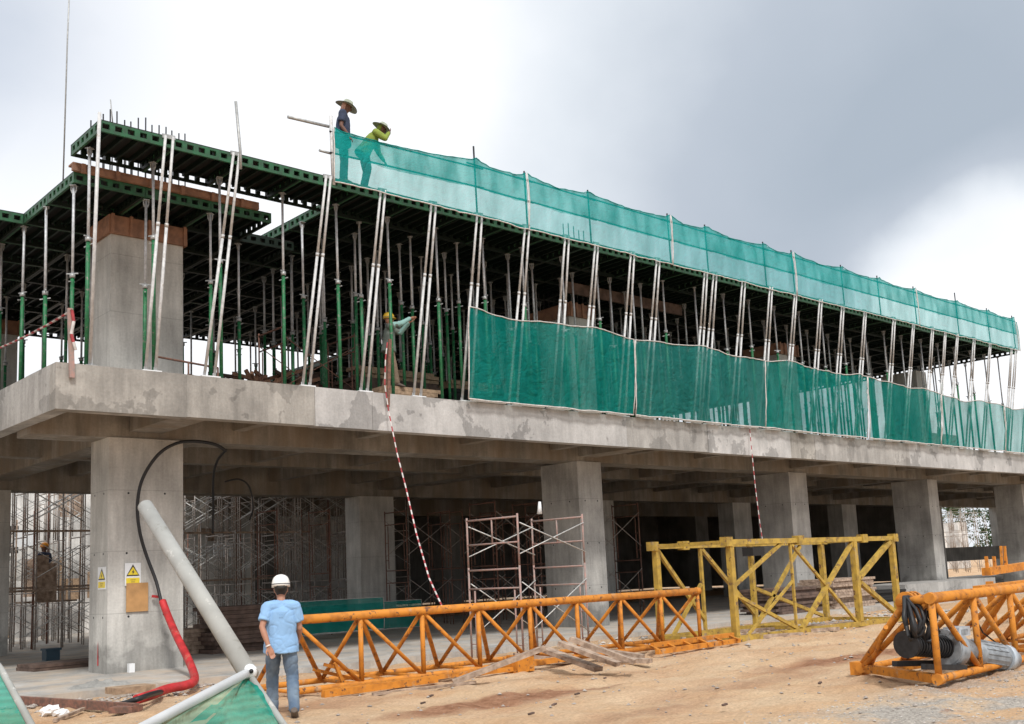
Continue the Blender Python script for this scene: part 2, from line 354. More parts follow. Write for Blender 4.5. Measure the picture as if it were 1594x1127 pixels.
    c.tube([hp-up_*.12, hp, hp+up_*.10], [(.158,.118),(.168,.124),(.148,.112)], 16, ref=bk)
    for S in 'RL':
        a0, k0, n0 = j['hip'+S], j['kn'+S], j['an'+S]
        limb(c, [a0, a0.lerp(k0, .5), k0, k0.lerp(n0, .5), n0+(n0-k0).normalized()*-.0], [.094,.090,.074,.070,.066])
    remesh(c, 'trousers', pants, r, vox, 2, .018 if vox < .008 else .012)
    for S in 'RL':
        tdir = j.get('toe'+S, V((0,1,-.25))).normalized(); n0 = j['an'+S]; kd = (j['an'+S]-j['kn'+S]).normalized()
        q = MB(); q.tube([n0-kd*.05, n0+kd*.02, n0+kd*.045], [.047,.05,.045], 12); q.tube([n0+kd*.05-tdir*.07, n0+kd*.045+tdir*.03, n0+kd*.055+tdir*.13, n0+kd*.06+tdir*.19], [(.042,.036),(.046,.042),(.048,.032),(.03,.02)], 12, ref=kd)
        remesh(q, 'boot', boots, r, vox, 2)
    if hairm:
        q = MB(); q.tube([hd-hu*.06-hf*.05, hd-hu*.01-hf*.035, hd+hu*.05-hf*.02, hd+hu*.10-hf*.01, hd+hu*.128-hf*.005], [(.05,.045),(.080,.075),(.085,.094),(.07,.085),(.02,.02)], 14, ref=hf)
        remesh(q, 'hair', hairm, r, vox, 2)
    hc = hd+hu*.045-hf*.01
    if hat[0] == 'helmet':
        q = MB(); N = 20
        prof = [(1.0,0),(1.02,.02),(.99,.05),(.92,.085),(.76,.118),(.5,.140),(.2,.150)]
        q.tube([hc+hu*z for _, z in prof], [(.112*s_, .132*s_) for s_, _ in prof], N, ref=hf); q.build('helmet', hat[1], None); hm = bpy.context.scene.collection.objects[-1]
        hm = q and bpy.data.objects[hm.name]; hm.parent = r
        q = MB(); q.tube([hc+hf*.03-hu*.006, hc+hf*.03+hu*.004], [(.118,.150),(.113,.145)], N, ref=hf); q.build('brim', hat[1], None); o_ = COL.objects[-1]; o_.parent = r
        q = MB(); q.tube([hc+hu*.020, hc+hu*.033], [(.1155,.136),(.1145,.135)], N, ref=hf, cap=False); q.build('band', M_band, None); o_ = COL.objects[-1]; o_.parent = r
        q = MB(); q.tube([hc-hf*.118+hu*z for z in (-.045, -.01, .01)], [(.05,.012)]*3, 8, ref=hf); q.build('strap', M_hair, None); o_ = COL.objects[-1]; o_.parent = r
    else:
        q = MB(); N = 22; hb = hc+hu*.0
        vs_ = []; 
        def brim(u, v):
            an = u*2*math.pi; rad = .085+(.21-.085)*v; dz = .02*math.sin(2*an+.5)*v - .035*v*v
            return hb+hr*math.cos(an)*rad+hf*math.sin(an)*rad*1.1+hu*dz
        def brim2(u, v): return brim(u, v)-hu*.008
        q.grid(brim, 24, 4).grid(lambda u, v: brim2(1-u, v), 24, 4); q.build('hat_brim', hat[1], None); COL.objects[-1].parent = r
        q = MB(); q.tube([hb, hb+hu*.05, hb+hu*.09, hb+hu*.105], [(.09,.107),(.086,.10),(.07,.083),(.03,.04)], N, ref=hf); q.build('hat_crown', hat[1], None); COL.objects[-1].parent = r
        if len(hat) > 2:
            q = MB(); q.tube([hd-hu*.12-hf*.045, hd-hf*.045, hb-hf*.04], [(.09,.05),(.10,.065),(.09,.06)], 12, ref=hf); q.build('neck_cloth', hat[2], None); COL.objects[-1].parent = r
    if face:
        for s_ in (-1, 1):
            q = MB().ball(hd+hu*.012+hf*.083+hr*.030*s_, .010, 6); q.build('eye', M_hair, None); COL.objects[-1].parent = r
    return r

def std():
    return dict(head=(0,.02,1.60), shR=(.185,0,1.40), shL=(-.185,0,1.40), elR=(.23,-.02,1.12), elL=(-.23,-.02,1.12), wrR=(.25,.06,.87), wrL=(-.25,.06,.87),
                hipR=(.085,0,.92), hipL=(-.085,0,.92), knR=(.09,.02,.50), knL=(-.09,.02,.50), anR=(.09,-.01,.095), anL=(-.09,-.01,.095))
VDIR = math.atan2(-FW.x, FW.y)
# man in blue walking away (faces away from the camera), weight on right leg behind
J = std(); J.update(head=(.0,.05,1.575), shR=(.165,.0,1.36), shL=(-.165,-.01,1.36), elR=(.225,.02,1.09), wrR=(.215,.22,.95), elL=(-.235,-.10,1.13), wrL=(-.155,-.17,.89), hdL=V((.35,-.05,-.9)), pmL=V((.2,-.9,0)),
    hipR=(.085,.0,.90), hipL=(-.095,.03,.91), knR=(.125,.03,.50), anR=(.14,-.20,.13), toeR=V((.05,.85,-.5)), knL=(-.12,.20,.52), anL=(-.12,.26,.10), toeL=V((0,1,-.15)), pmR=V((-1,0,0)), hup=V((0,.08,1)))
mloc = at(440, 1118, Z=.0); mv = ray(440, 1000); mz = math.atan2(-mv.x, mv.y)
mn = person('person', 'man in light blue T-shirt, jeans and white helmet walking away near the truss', J, mz, (mloc.x, mloc.y, .0), M_skin, M_blue, M_denim, M_boot, ('helmet', M_hel), vox=.0075, hairm=M_hair, face=False, curl=(.6, .45))
q = MB(); wl = V(J['wrL']); q.tube([wl+V((-.012,.002,.02)), wl+V((-.006,0,.004))], .034, 12, cap=False); q.build('bracelet', M_tw, None); COL.objects[-1].parent = mn
q = MB()
for k in range(3): q.bar(V((-.025+.018*k, -.163, 1.27)), V((-.013+.018*k, -.163, 1.27)), .006, .010)
q.build('shirt_print', mat('print blue', (.17, .32, .55), .8), None); COL.objects[-1].parent = mn
# rooftop worker looking down
J = std(); J.update(head=(0,.10,1.60), face=V((.0,.88,-.42)), hup=V((0,.42,.9)), shR=(.18,.03,1.40), shL=(-.18,.03,1.40), elR=(.22,.0,1.12), wrR=(.20,.14,.92), elL=(-.22,-.05,1.12), wrL=(-.23,.0,.86), hipR=(.09,0,.91), hipL=(-.09,0,.91), knR=(.12,.04,.50), knL=(-.12,.02,.50), anR=(.14,.0,.095), anL=(-.14,.0,.095))
p = at(530, 262, Y=18.6)
w1 = person('person', 'rooftop worker in dark blue top and wide brim hat, looking down', J, math.radians(-128), (p.x-.03, 18.45, DT), M_skind, M_navy, M_navy, M_boot, ('hat', M_straw, M_hiv), sleeve='short', vox=.014, face=True)
w1.scale = (1.11, 1.11, 1.11)
J = std(); J.update(head=(0,.36,1.46), face=V((0,.8,-.5)), hup=V((0,.5,.85)), shR=(.17,.20,1.30), shL=(-.17,.20,1.30), elR=(.22,.40,1.14), wrR=(.12,.50,1.33), elL=(-.22,.30,.98), wrL=(-.2,.42,.78), hipR=(.09,-.06,.90), hipL=(-.09,-.06,.90), knR=(.11,.02,.48), knL=(-.11,.0,.48), anR=(.12,-.06,.095), anL=(-.16,-.08,.095))
p = at(572, 270, Y=18.6)
w2 = person('person', 'second rooftop worker in lime green shirt bending forward behind the net', J, math.radians(-118), (p.x-.12, 18.45, DT), M_skind, M_lime, M_navy, M_boot, ('hat', M_straw, M_lime), sleeve='long', vox=.014, face=True)
# worker on the upper floor reaching up to a prop
J = std(); J.update(head=(0,.03,1.58), face=V((0,.95,.1)), shR=(.18,.03,1.40), shL=(-.18,.03,1.40), elR=(.20,.30,1.46), wrR=(.08,.52,1.62), hdR=V((-.1,1,.1)), elL=(-.20,.30,1.34), wrL=(-.05,.50,1.54), hdL=V((.1,.9,.4)), knR=(.1,.10,.5), anR=(.1,.16,.095), anL=(-.1,-.10,.095), knL=(-.1,.0,.5))
p = at(604, 600, Y=19.75)
w3 = person('person', 'worker in grey shirt and brown trousers reaching up to a prop collar upstairs', J, math.radians(-122), (p.x+.05, 19.75, ST+.36), M_skin, M_greyc, M_brownc, M_boot, ('helmet', M_helye), sleeve='long', vox=.014, sleevem=M_cyan, face=True)
q = MB(); q.box((-.10,-.165,1.02), (.02,-.150,1.12)); q.build('pouch', M_signw, None); COL.objects[-1].parent = w3
# worker among the far scaffolding
J = std(); p = at(68, 850, Y=34.5)
w4 = person('person', 'worker in orange helmet standing in the scaffolding at far left', J, math.radians(30), (p.x, 34.4, p.z-1.68), M_skind, M_navy, M_navy, M_boot, ('helmet', M_helor), vox=.018, face=True)
tag(MB().box((p.x-.7, 34.1, p.z-1.74), (p.x+.9, 34.8, p.z-1.685)).build('walkway_planks', M_timg), 'short plank platform under the worker in the orange helmet', 'planks')
tag(MB().box((p.x-.40, 33.95, p.z-1.70), (p.x-.02, 33.98, p.z-.30)).box((p.x-.02, 33.951, p.z-1.70), (p.x+.22, 33.981, p.z-.55)).build('form_board', M_timg), 'upright board hiding the body of the worker in the orange helmet', 'board')

# ------------------------------------------------------------------ world + sun
w = bpy.data.worlds.new('World'); sc.world = w; w.use_nodes = True; nt = w.node_tree; L = nt.links.new
bg = nt.nodes['Background']; out = nt.nodes['World Output']
SUN_EL, SUN_AZ = math.radians(50), math.radians(208)      # azimuth clockwise from +Y
sky = nt.nodes.new('ShaderNodeTexSky'); sky.sky_type = 'NISHITA'; sky.sun_disc = False; sky.sun_elevation = SUN_EL; sky.sun_rotation = SUN_AZ
L(sky.outputs[0], bg.inputs[0]); bg.inputs[1].default_value = .10
tc = nt.nodes.new('ShaderNodeTexCoord'); mp = nt.nodes.new('ShaderNodeMapping'); mp.inputs['Scale'].default_value = (1, 1, 2.1); L(tc.outputs['Generated'], mp.inputs[0])
n1 = nt.nodes.new('ShaderNodeTexNoise'); n1.inputs['Scale'].default_value = 1.7; n1.inputs['Detail'].default_value = 6; n1.inputs['Roughness'].default_value = .45; n1.inputs['Distortion'].default_value = .3; L(mp.outputs[0], n1.inputs['Vector'])
def add(a, b, op='ADD'):
    m = nt.nodes.new('ShaderNodeMath'); m.operation = op
    for i, k in enumerate((a, b)):
        if isinstance(k, (int, float)): m.inputs[i].default_value = k
        else: L(k, m.inputs[i])
    return m.outputs[0]
def blob(x, y, lo, hi, amp, wob=0.):
    d = ray(x, y).normalized()
    dp = nt.nodes.new('ShaderNodeVectorMath'); dp.operation = 'DOT_PRODUCT'; L(tc.outputs['Generated'], dp.inputs[0]); dp.inputs[1].default_value = d
    ac = nt.nodes.new('ShaderNodeMath'); ac.operation = 'ARCCOSINE'; L(dp.outputs['Value'], ac.inputs[0])
    an = ac.outputs[0]
    if wob: an = add(an, add(add(n2.outputs['Fac'], .5, 'SUBTRACT'), wob, 'MULTIPLY'))
    r = nt.nodes.new('ShaderNodeMapRange'); r.interpolation_type = 'SMOOTHSTEP'
    r.inputs['From Min'].default_value = math.radians(hi); r.inputs['From Max'].default_value = math.radians(lo)
    r.inputs['To Min'].default_value = 0; r.inputs['To Max'].default_value = amp; L(an, r.inputs[0]); return r.outputs[0]
n2 = nt.nodes.new('ShaderNodeTexNoise'); n2.inputs['Scale'].default_value = 6; n2.inputs['Detail'].default_value = 7; n2.inputs['Roughness'].default_value = .5; L(tc.outputs['Generated'], n2.inputs['Vector'])
f = add(add(n1.outputs['Fac'], .5, 'SUBTRACT'), .75, 'MULTIPLY')
f = add(f, add(add(n2.outputs['Fac'], .5, 'SUBTRACT'), .42, 'MULTIPLY'))
f = add(f, .90)
for bx in ((1330, 230, 0, 25, -.62), (1594, 60, 0, 20, -.24), (1594, 250, 0, 12, -.12), (300, 150, 0, 20, .22), (0, 20, 0, 12, -.20), (1575, 475, 4.5, 9.8, .78, .14)):
    f = add(f, blob(*bx))
cr = nt.nodes.new('ShaderNodeValToRGB'); e = cr.color_ramp.elements
e[0].position = 0; e[0].color = (.33, .38, .445, 1); e[1].position = 1; e[1].color = (.80, .815, .84, 1)
k = e.new(.35); k.color = (.40, .445, .51, 1); k = e.new(.7); k.color = (.60, .64, .69, 1)
L(f, cr.inputs[0])
bg2 = nt.nodes.new('ShaderNodeBackground'); L(cr.outputs[0], bg2.inputs[0]); bg2.inputs[1].default_value = 1.0
mx = nt.nodes.new('ShaderNodeMixShader'); L(bg.outputs[0], mx.inputs[1]); L(bg2.outputs[0], mx.inputs[2])
cov = add(1.0, blob(-20, 40, 0, 12, .35), 'SUBTRACT'); L(cov, mx.inputs[0]); L(mx.outputs[0], out.inputs[0])
sl = bpy.data.lights.new('sun', 'SUN'); sl.energy = 2.2; sl.angle = math.radians(10); sl.color = (1, .965, .91)
so = bpy.data.objects.new('sun', sl); COL.objects.link(so)
sd = V((math.sin(SUN_AZ)*math.cos(SUN_EL), math.cos(SUN_AZ)*math.cos(SUN_EL), math.sin(SUN_EL)))
so.rotation_euler = sd.to_track_quat('Z', 'Y').to_euler()
sc.view_settings.view_transform = 'Standard'; sc.view_settings.look = 'None'; sc.view_settings.exposure = .42; sc.view_settings.gamma = 1
sc.render.resolution_x = 1024; sc.render.resolution_y = 724

# ------------------------------------------------------------------ ground
def gz(x, y):
    if x > 34 or x < -4 or y > 18.5 or y < 1: k = .3
    else: k = 1
    h = .06*fbm(x*.35, y*.35, 3) + .045*fbm(x*1.6, y*1.6, 7)*k + .02*fbm(x*5, y*5, 2)*k
    rut = -.075*math.exp(-((y-(11.0+.1*(x-12)))/.28)**2)*(1 if 9 < x < 24 else 0) - .05*math.exp(-((y-(9.6+.12*(x-12)))/.25)**2)*(1 if 9 < x < 24 else 0)
    h += rut*(.6+.5*fbm(x*.8, y*2, 5))
    if y > 17.0: h = min(h, .03)-.06*min(1, (y-17.0))
    return h
def coords(a, b, st, far):
    c = [a+(b-a)*i/int((b-a)/st) for i in range(int((b-a)/st)+1)]; k = st
    lo, hi = a, b; L_, H_ = [], []
    while hi < far: k *= 1.35; hi += k; H_.append(hi)
    k = st
    while lo > -far: k *= 1.35; lo -= k; L_.append(lo)
    return L_[::-1]+c+H_
xs, ys = coords(2, 27, .11, 700), coords(3, 18.4, .11, 700)
g = MB(); nx = len(xs)
g.v = [V((x, y, gz(x, y))) for y in ys for x in xs]
g.f = [(j*nx+i, j*nx+i+1, (j+1)*nx+i+1, (j+1)*nx+i) for j in range(len(ys)-1) for i in range(nx-1)]
g.mi = [0]*len(g.f); g.sm = [True]*len(g.f)
m = bpy.data.materials.new('site soil'); m.use_nodes = True; t = m.node_tree; K = t.links.new; b = t.nodes['Principled BSDF']; b.inputs['Roughness'].default_value = .95; b.inputs['Specular IOR Level'].default_value = .1
geo = t.nodes.new('ShaderNodeNewGeometry')
def tn(scale, det, vec=None, r=.6):
    n = t.nodes.new('ShaderNodeTexNoise'); n.inputs['Scale'].default_value = scale; n.inputs['Detail'].default_value = det; n.inputs['Roughness'].default_value = r
    K(vec or geo.outputs['Position'], n.inputs['Vector']); return n.outputs['Fac']
def ramp(f, *st):
    r = t.nodes.new('ShaderNodeValToRGB'); el = r.color_ramp.elements
    for i, (p, c) in enumerate(st):
        x = el[i] if i < 2 else el.new(p)
        x.position = p; x.color = (*c, 1)
    K(f, r.inputs[0]); return r.outputs[0]
def mixc(f, a, b_, mode='MIX'):
    x = t.nodes.new('ShaderNodeMix'); x.data_type = 'RGBA'; x.blend_type = mode
    if isinstance(f, float): x.inputs['Factor'].default_value = f
    else: K(f, x.inputs['Factor'])
    K(a, x.inputs['A']); K(b_, x.inputs['B']); return x.outputs['Result']
mpg = t.nodes.new('ShaderNodeMapping'); mpg.inputs['Scale'].default_value = (.55, 1.2, 1); mpg.inputs['Rotation'].default_value = (0, 0, -.1); K(geo.outputs['Position'], mpg.inputs[0])
base = ramp(tn(.8, 9, mpg.outputs[0], .6), (.25, (.43, .23, .12)), (.62, (.64, .46, .295)), (.45, (.59, .385, .23)))
grey = ramp(tn(30, 4), (.35, (.30, .27, .24)), (.65, (.55, .50, .44)))
mk = ramp(tn(.33, 6, None, .6), (.50, (0, 0, 0)), (.62, (1, 1, 1)))
# pale crushed stone towards the lower right where trucks turn
sx = t.nodes.new('ShaderNodeSeparateXYZ'); K(geo.outputs['Position'], sx.inputs[0])
def mr(v_, a, c):
    r = t.nodes.new('ShaderNodeMapRange'); r.inputs['From Min'].default_value = a; r.inputs['From Max'].default_value = c; K(v_, r.inputs[0]); return r.outputs[0]
def mth(op, a, c):
    q = t.nodes.new('ShaderNodeMath'); q.operation = op
    for i, z in enumerate((a, c)):
        if isinstance(z, float): q.inputs[i].default_value = z
        else: K(z, q.inputs[i])
    return q.outputs[0]
reg = mth('MULTIPLY', mr(sx.outputs['Y'], 7.0, 6.0), mr(sx.outputs['X'], 8.5, 10.5))
reg = mth('MULTIPLY', mth('ADD', reg, .12), mr(tn(1.1, 7), .40, .56))
colr = mixc(reg, base, grey)
colr = mixc(mr(tn(1.7, 6, mpg.outputs[0]), .66, .76), colr, ramp(tn(5, 3), (.4, (.30, .13, .065)), (.6, (.40, .21, .12))))
def patch(px, py, rx, ry, f_):
    p = at(px, py, Z=0); q = t.nodes.new('ShaderNodeMapping'); q.vector_type = 'POINT'
    q.inputs['Location'].default_value = (-p.x/rx, -p.y/ry, 0); q.inputs['Scale'].default_value = (1/rx, 1/ry, 0); K(geo.outputs['Position'], q.inputs['Vector'])
    ln = t.nodes.new('ShaderNodeVectorMath'); ln.operation = 'LENGTH'; K(q.outputs[0], ln.inputs[0])
    return mth('MULTIPLY', mth('MULTIPLY', mr(mth('ADD', ln.outputs['Value'], mth('MULTIPLY', tn(2.5, 7), -1.1)), .55, -.15), f_), 1.0)
redc = ramp(tn(5, 5), (.35, (.24, .115, .065)), (.65, (.42, .23, .14)))
for a_ in ((790, 1090, 2.4, .5, 1.3), (1330, 1024, 3.2, .55, 1.0), (1000, 1108, 1.6, .35, .5), (1180, 1062, 2.5, .4, .45), (420, 1105, 2.0, .8, .55)):
    colr = mixc(patch(*a_), colr, redc)
fine = ramp(tn(26, 5), (.3, (.78, .78, .78)), (.7, (1.1, 1.1, 1.1)))
K(mixc(1.0, colr, fine, 'MULTIPLY'), b.inputs['Base Color'])
bp = t.nodes.new('ShaderNodeBump'); bp.inputs['Strength'].default_value = 1.0; bp.inputs['Distance'].default_value = .07; K(tn(7, 9, None, .7), bp.inputs['Height']); K(bp.outputs[0], b.inputs['Normal'])
struct(tag(g.build('ground', m), 'tan site soil with ruts and scattered stones'))

def stones(name, label, m, n, region, smin, smax, cat='gravel'):
    b = MB()
    for i in range(n):
        x, y = region(); s = smin + (smax-smin)*random.random()**3; z = gz(x, y)
        vs = []
        for dx, dy, dz in ((-1,0,0),(1,0,0),(0,-1,0),(0,1,0),(0,0,-.6),(0,0,.8),(.7,.7,.1),(-.7,-.6,.1)):
            q = random.uniform(.7, 1.2)*s; vs.append((x+dx*q, y+dy*q, z+dz*q*.7+s*.15))
        b.add(vs, [(5,1,6),(5,6,3),(5,3,0),(5,0,7),(5,7,2),(5,2,1),(4,6,1),(4,3,6),(4,0,3),(4,7,0),(4,2,7),(4,1,2)])
    o = b.build(name, m); tag(o, label, cat, kind='stuff')
def reg1():
    while True:
        x, y = random.uniform(5, 26), random.uniform(4, 17.3)
        if random.random() < .5: return x, y
stones('gravel', 'small pale stones scattered over the tan soil', M_rub, 2600, reg1, .006, .045)
def reg2():
    x = random.uniform(9, 16.5); return x, random.uniform(4.6, 6.7)+.05*x*.3
stones('crushed_stone', 'grey crushed stone in the lower right of the ground', M_stone, 2600, reg2, .004, .022)
def reg3():
    return random.uniform(5.0, 9.0), random.gauss(16.9, .35)
stones('rubble_strip', 'grey rubble along the edge of the floor slab at left', M_rub, 1100, reg3, .01, .06)
def reg4():
    return random.uniform(17, 30), random.gauss(15.4, .8)
stones('rubble_bank', 'grey rubble lying behind the yellow truss', M_stone, 1200, reg4, .02, .10)

# ------------------------------------------------------------------ the concrete building frame
B = thing('concrete_building', 'unfinished concrete building frame with long grey edge beam and heavy columns', 'building', (8, 21, 0))
MB().box((-6, 17.9, -.3), (95, 34, FS)).box((-6, 34.002, -.3), (26, 43.9, FS-.003)).build('ground_slab', C_floor, B)
# first floor slab and soffit
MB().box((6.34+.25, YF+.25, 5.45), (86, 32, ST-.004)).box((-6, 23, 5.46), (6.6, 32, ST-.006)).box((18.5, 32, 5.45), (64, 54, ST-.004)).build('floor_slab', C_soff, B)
MB().box((6.66, YF+.32, ST-.003), (60, 31.9, ST-.0005)).build('bounce_cut_sheet', C_bouncecut, B)  # unseen dark sheet, added to cut bounce onto the deck underside
# edge beam, cast in lengths
js = [6.34, 8.75, 11.57, 13.0, 15.6, 21.2, 24.7, 28.9, 30.3, 36.5, 42.5, 50, 60, 86]
ms = [C_beamA, C_beamA, C_beamB, C_beamB, C_beamB, C_beamC, C_beamB, C_beamA, C_beamC, C_beamB, C_beamB, C_beamC, C_beamC]
for i in range(len(js)-1):
    d = (0, .012, .004, .0, .006, .010, .0, .008, .002, .006, .01, 0, .004)[i]
    p = MB().box((js[i]+.004, YF+d, BB+d), (js[i+1]-.004, YF+.30, ST-.002*(i % 3))).build('edge_beam', ms[i], B)
for k, (y0, y1) in enumerate(((YF+.302, 20.4), (20.408, 22.95))):
    MB().box((6.34+.006*k, y0, BB+.005*k), (6.64, y1, ST-.003*k)).build('edge_beam', C_beamC, B)
MB().box((-6, 22.70, BB), (6.33, 22.95, ST)).build('edge_beam', C_beamC, B)
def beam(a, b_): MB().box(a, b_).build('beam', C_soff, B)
beam((6.65, 21.05, 4.72), (86, 21.85, 5.45))                        # main beams along the building
beam((-6, 31.0, 4.55), (86, 31.8, 5.44))
beam((20, 41.0, 4.6), (60, 41.7, 5.44))
colX = [(8.14, 9.70, 21.0, 21.95), (21.47, 22.45, 21.0, 22.5), (32.0, 33.1, 21.0, 22.4), (42.04, 42.88, 21.0, 22.6), (51.2, 52.1, 21.0, 22.3), (61.5, 62.4, 21.0, 22.3), (71.5, 72.4, 21, 22.3)]
for i, (a, c, y0, y1) in enumerate(colX):
    mx_ = (a+c)/2
    beam((mx_-.35, YF+.31, 4.86), (mx_+.35, 21.04, 5.449)); beam((mx_-.35, 21.86, 4.80), (mx_+.35, 30.99, 5.448))
x = 8.0
cxs = [(a+c)/2 for a, c, _, _ in colX]
x = 11.0
while x < 84:
    if all(abs(x-c) > .9 for c in cxs):
        beam((x-.13, YF+.31, 5.0), (x+.13, 21.04, 5.447)); beam((x-.13, 21.86, 4.98), (x+.13, 30.99, 5.446))
    x += 3.2
beam((6.65, 26.2, 4.9), (60, 26.6, 5.445))
for (a, c, y0, y1) in colX:
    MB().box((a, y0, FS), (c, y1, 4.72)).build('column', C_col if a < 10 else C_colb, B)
for X_ in (7.85, 20.75, 32.3, 42.2, 52, 62, 72):
    MB().box((X_, 30.95, FS), (X_+1.45, 31.85, 4.55)).build('column', C_col, B)
for X_ in (22.0, 32.3, 42.2, 52):
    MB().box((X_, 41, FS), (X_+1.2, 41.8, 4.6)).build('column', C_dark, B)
# upper columns with formwork collars
for (a, c, y0, y1) in (colX[0], colX[1], colX[2], colX[3], (7.9, 9.4, 31.0, 31.9)):
    MB().box((a, y0, ST+.002), (c, y1, 9.3)).build('column', C_col, B)
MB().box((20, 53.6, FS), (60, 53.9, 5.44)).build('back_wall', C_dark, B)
for (a, c, y0, y1) in colX[:4]:
    for z in (1.15, 2.4, 3.6):
        for u in (.25, .75):
            x = a+(c-a)*u+random.uniform(-.03, .03); MB().tube([(x, y0-.003, z), (x, y0+.03, z)], .022, 8).build('tie_hole', M_grease, B)
            y = y0+(y1-y0)*u; MB().tube([(a-.003, y, z), (a+.03, y, z)], .022, 8).build('tie_hole', M_grease, B)
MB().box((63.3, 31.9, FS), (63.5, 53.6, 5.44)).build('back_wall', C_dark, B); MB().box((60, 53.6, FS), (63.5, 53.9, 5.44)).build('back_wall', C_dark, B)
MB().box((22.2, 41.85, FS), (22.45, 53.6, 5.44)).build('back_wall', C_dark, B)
MB().box((63.6, 31.2, 1.15), (86, 31.5, 2.0)).build('parapet', C_dark, B)

for i, (a, c, y0, y1) in enumerate((colX[0], colX[1], colX[2], (7.9, 9.4, 31.0, 31.9))):
    t_ = MB(); e_ = .07
    t_.box((a-e_, y0-e_, 8.95), (c+e_, y0-.004, 9.34)); t_.box((a-e_, y1+.004, 8.95), (c+e_, y1+e_, 9.34)); t_.box((a-e_, y0, 8.95), (a-.004, y1, 9.34)); t_.box((c+.004, y0, 8.95), (c+e_, y1, 9.34))
    for k in range(5): xx = a+(c-a)*k/4; t_.box((xx-.03, y0-e_-.05, 8.93), (xx+.03, y0-e_-.002, 9.36))
    lab = ['reddish timber formwork collar round the top of the leftmost upper column', 'timber formwork collar on the upper column above the first long net', 'timber formwork collar on the third upper column deep in shade', 'timber formwork collar on the upper column at the far left rear'][i]
    tag(t_.build('formwork_collar', M_timr), lab, 'formwork')

# ------------------------------------------------------------------ deck panels
PX, PY = 1.4, 1.45
def panel_parts(L_, W_, parent, edge=False):
    fr = MB(); h = .22; t_ = .05
    def rail(a, b_, ax, fr):
        # rail with square openings
        n = 6; ln = (b_[ax]-a[ax])
        for z0, z1 in ((-.015-.045, -.015), (-h, -h+.06)):
            p, q = list(a), list(b_); fr.box((p[0], p[1], z0), (q[0], q[1], z1))
        for i in range(n+1):
            c = a[ax]+ln*i/n; wd = .05
            lo, hi = max(a[ax], c-wd), min(b_[ax], c+wd)
            p, q = list(a), list(b_); p[ax], q[ax] = lo, hi
            fr.box((p[0], p[1], -h+.06), (q[0], q[1], -.06))
    er = MB() if edge else fr
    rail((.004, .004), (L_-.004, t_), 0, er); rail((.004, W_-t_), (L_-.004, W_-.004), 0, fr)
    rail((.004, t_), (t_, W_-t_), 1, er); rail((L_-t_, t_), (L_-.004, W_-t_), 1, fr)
    if edge: er.build('edge_rail', M_greenlit, parent)
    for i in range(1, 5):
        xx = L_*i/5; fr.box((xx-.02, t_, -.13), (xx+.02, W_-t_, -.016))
    a = fr.build('frame', M_greenshade, parent)
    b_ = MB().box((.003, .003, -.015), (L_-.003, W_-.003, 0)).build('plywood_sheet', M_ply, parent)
root_e = thing('deck_panel', '', 'deck panel', (0,0,0)); panel_parts(PX, PY, root_e, True)
root_i = thing('deck_panel', '', 'deck panel', (0,0,0)); panel_parts(PX, PY, root_i, False)
used = {'e': False, 'i': False}
def place_panel(x, y, z, edge, label, group):
    k = 'e' if edge else 'i'; r = root_e if edge else root_i
    if used[k]: r = dup(r, (x, y, z))
    else: r.location = (x, y, z); used[k] = True
    r['label'] = label; r['group'] = group
nX = int(round((45.5-6.83)/PX)); PXr = (45.5-6.83)/nX
xs_deck = [6.83+PXr*i for i in range(nX)]
for i, x in enumerate(xs_deck):
    for j in range(10):
        y = YD + PY*j
        if j == 9 and x > 27: continue
        if j >= 1 and x < 11.3: continue          # lower deck there
        jit = .0 if j else random.uniform(-.006, .006)
        if j == 0: lab = 'green perforated deck panel along the front deck edge, %s from the left corner' % ordi(i+1)
        else: lab = 'dark green deck panel seen from below, %s row back, %s column from the left' % (ordi(j+1), ordi(i+1))
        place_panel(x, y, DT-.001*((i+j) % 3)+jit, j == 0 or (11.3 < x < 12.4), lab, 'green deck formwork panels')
# lower deck
for i in range(6):
    for j in range(9):
        x = 6.90 + i*1.4 - 1.4*2; y = 19.66 + PY*j
        if i < 2 and j < 2: continue
        if i == 5 and j < 1: continue
        if i >= 2: x = 6.90 + (i-2)*1.4
        lab = 'green lower deck panel behind the raised front strip, %s row back, %s from the left' % (ordi(j+1), ordi(i+1))
        place_panel(x, y, LU+.22-.002*((i+j) % 2), j == 0 or i == 2 or (i < 2 and j == 2), lab, 'lower green deck panels')
tm = MB()
tm.box((6.85, 19.56, LU+.20), (10.75, 19.64, LU+.32)); tm.box((6.85, 19.56, LU+.325), (10.75, 19.80, LU+.36))
for k in range(6): tm.box((7.0+k*.66, 19.49, LU+.16), (7.07+k*.66, 19.555, LU+.34))
tag(tm.build('timber_fascia', M_timr), 'reddish timber board edging the lower deck at the left corner', 'fascia board')
for xx in (21.6,):
    tm = MB().box((xx-.6, 20.6, DU-.34), (xx+4.6, 20.68, DU-.02))
    tag(tm.build('timber_fascia', M_stk), 'dark timber board under the deck above the first long net', 'fascia board')

rd = MB(); x = 21.4
while x < 45.2:
    rd.box((x, 31.28, DU+.02), (x+.05, 54, DT-.03)); rd.box((x+.7, 31.28, DU+.10), (x+.74, 54, DT-.03)); x += 1.4
y = 31.28
while y < 54: rd.box((21.4, y, DU+.018), (45.3, y+.06, DT-.032)); y += 1.45
rd.box((21.4, 31.27, DT-.025), (45.4, 54, DT-.01))
tag(rd.build('rear_deck', M_greenshade), 'dark mass of deck formwork over the rear of the building', kind='stuff')
rp = MB()
for i in range(16):
    for j in range(6):
        x, y = 22+i*1.5, 33+j*3.6; rp.tube([(x, y, ST), (x, y, ST+2.3)], .036, 6).tube([(x, y, ST+2.3), (x, y, DU)], .027, 6)
tag(rp.build('rear_props', M_galvd), 'crowd of props deep in the shade at the rear', kind='stuff')
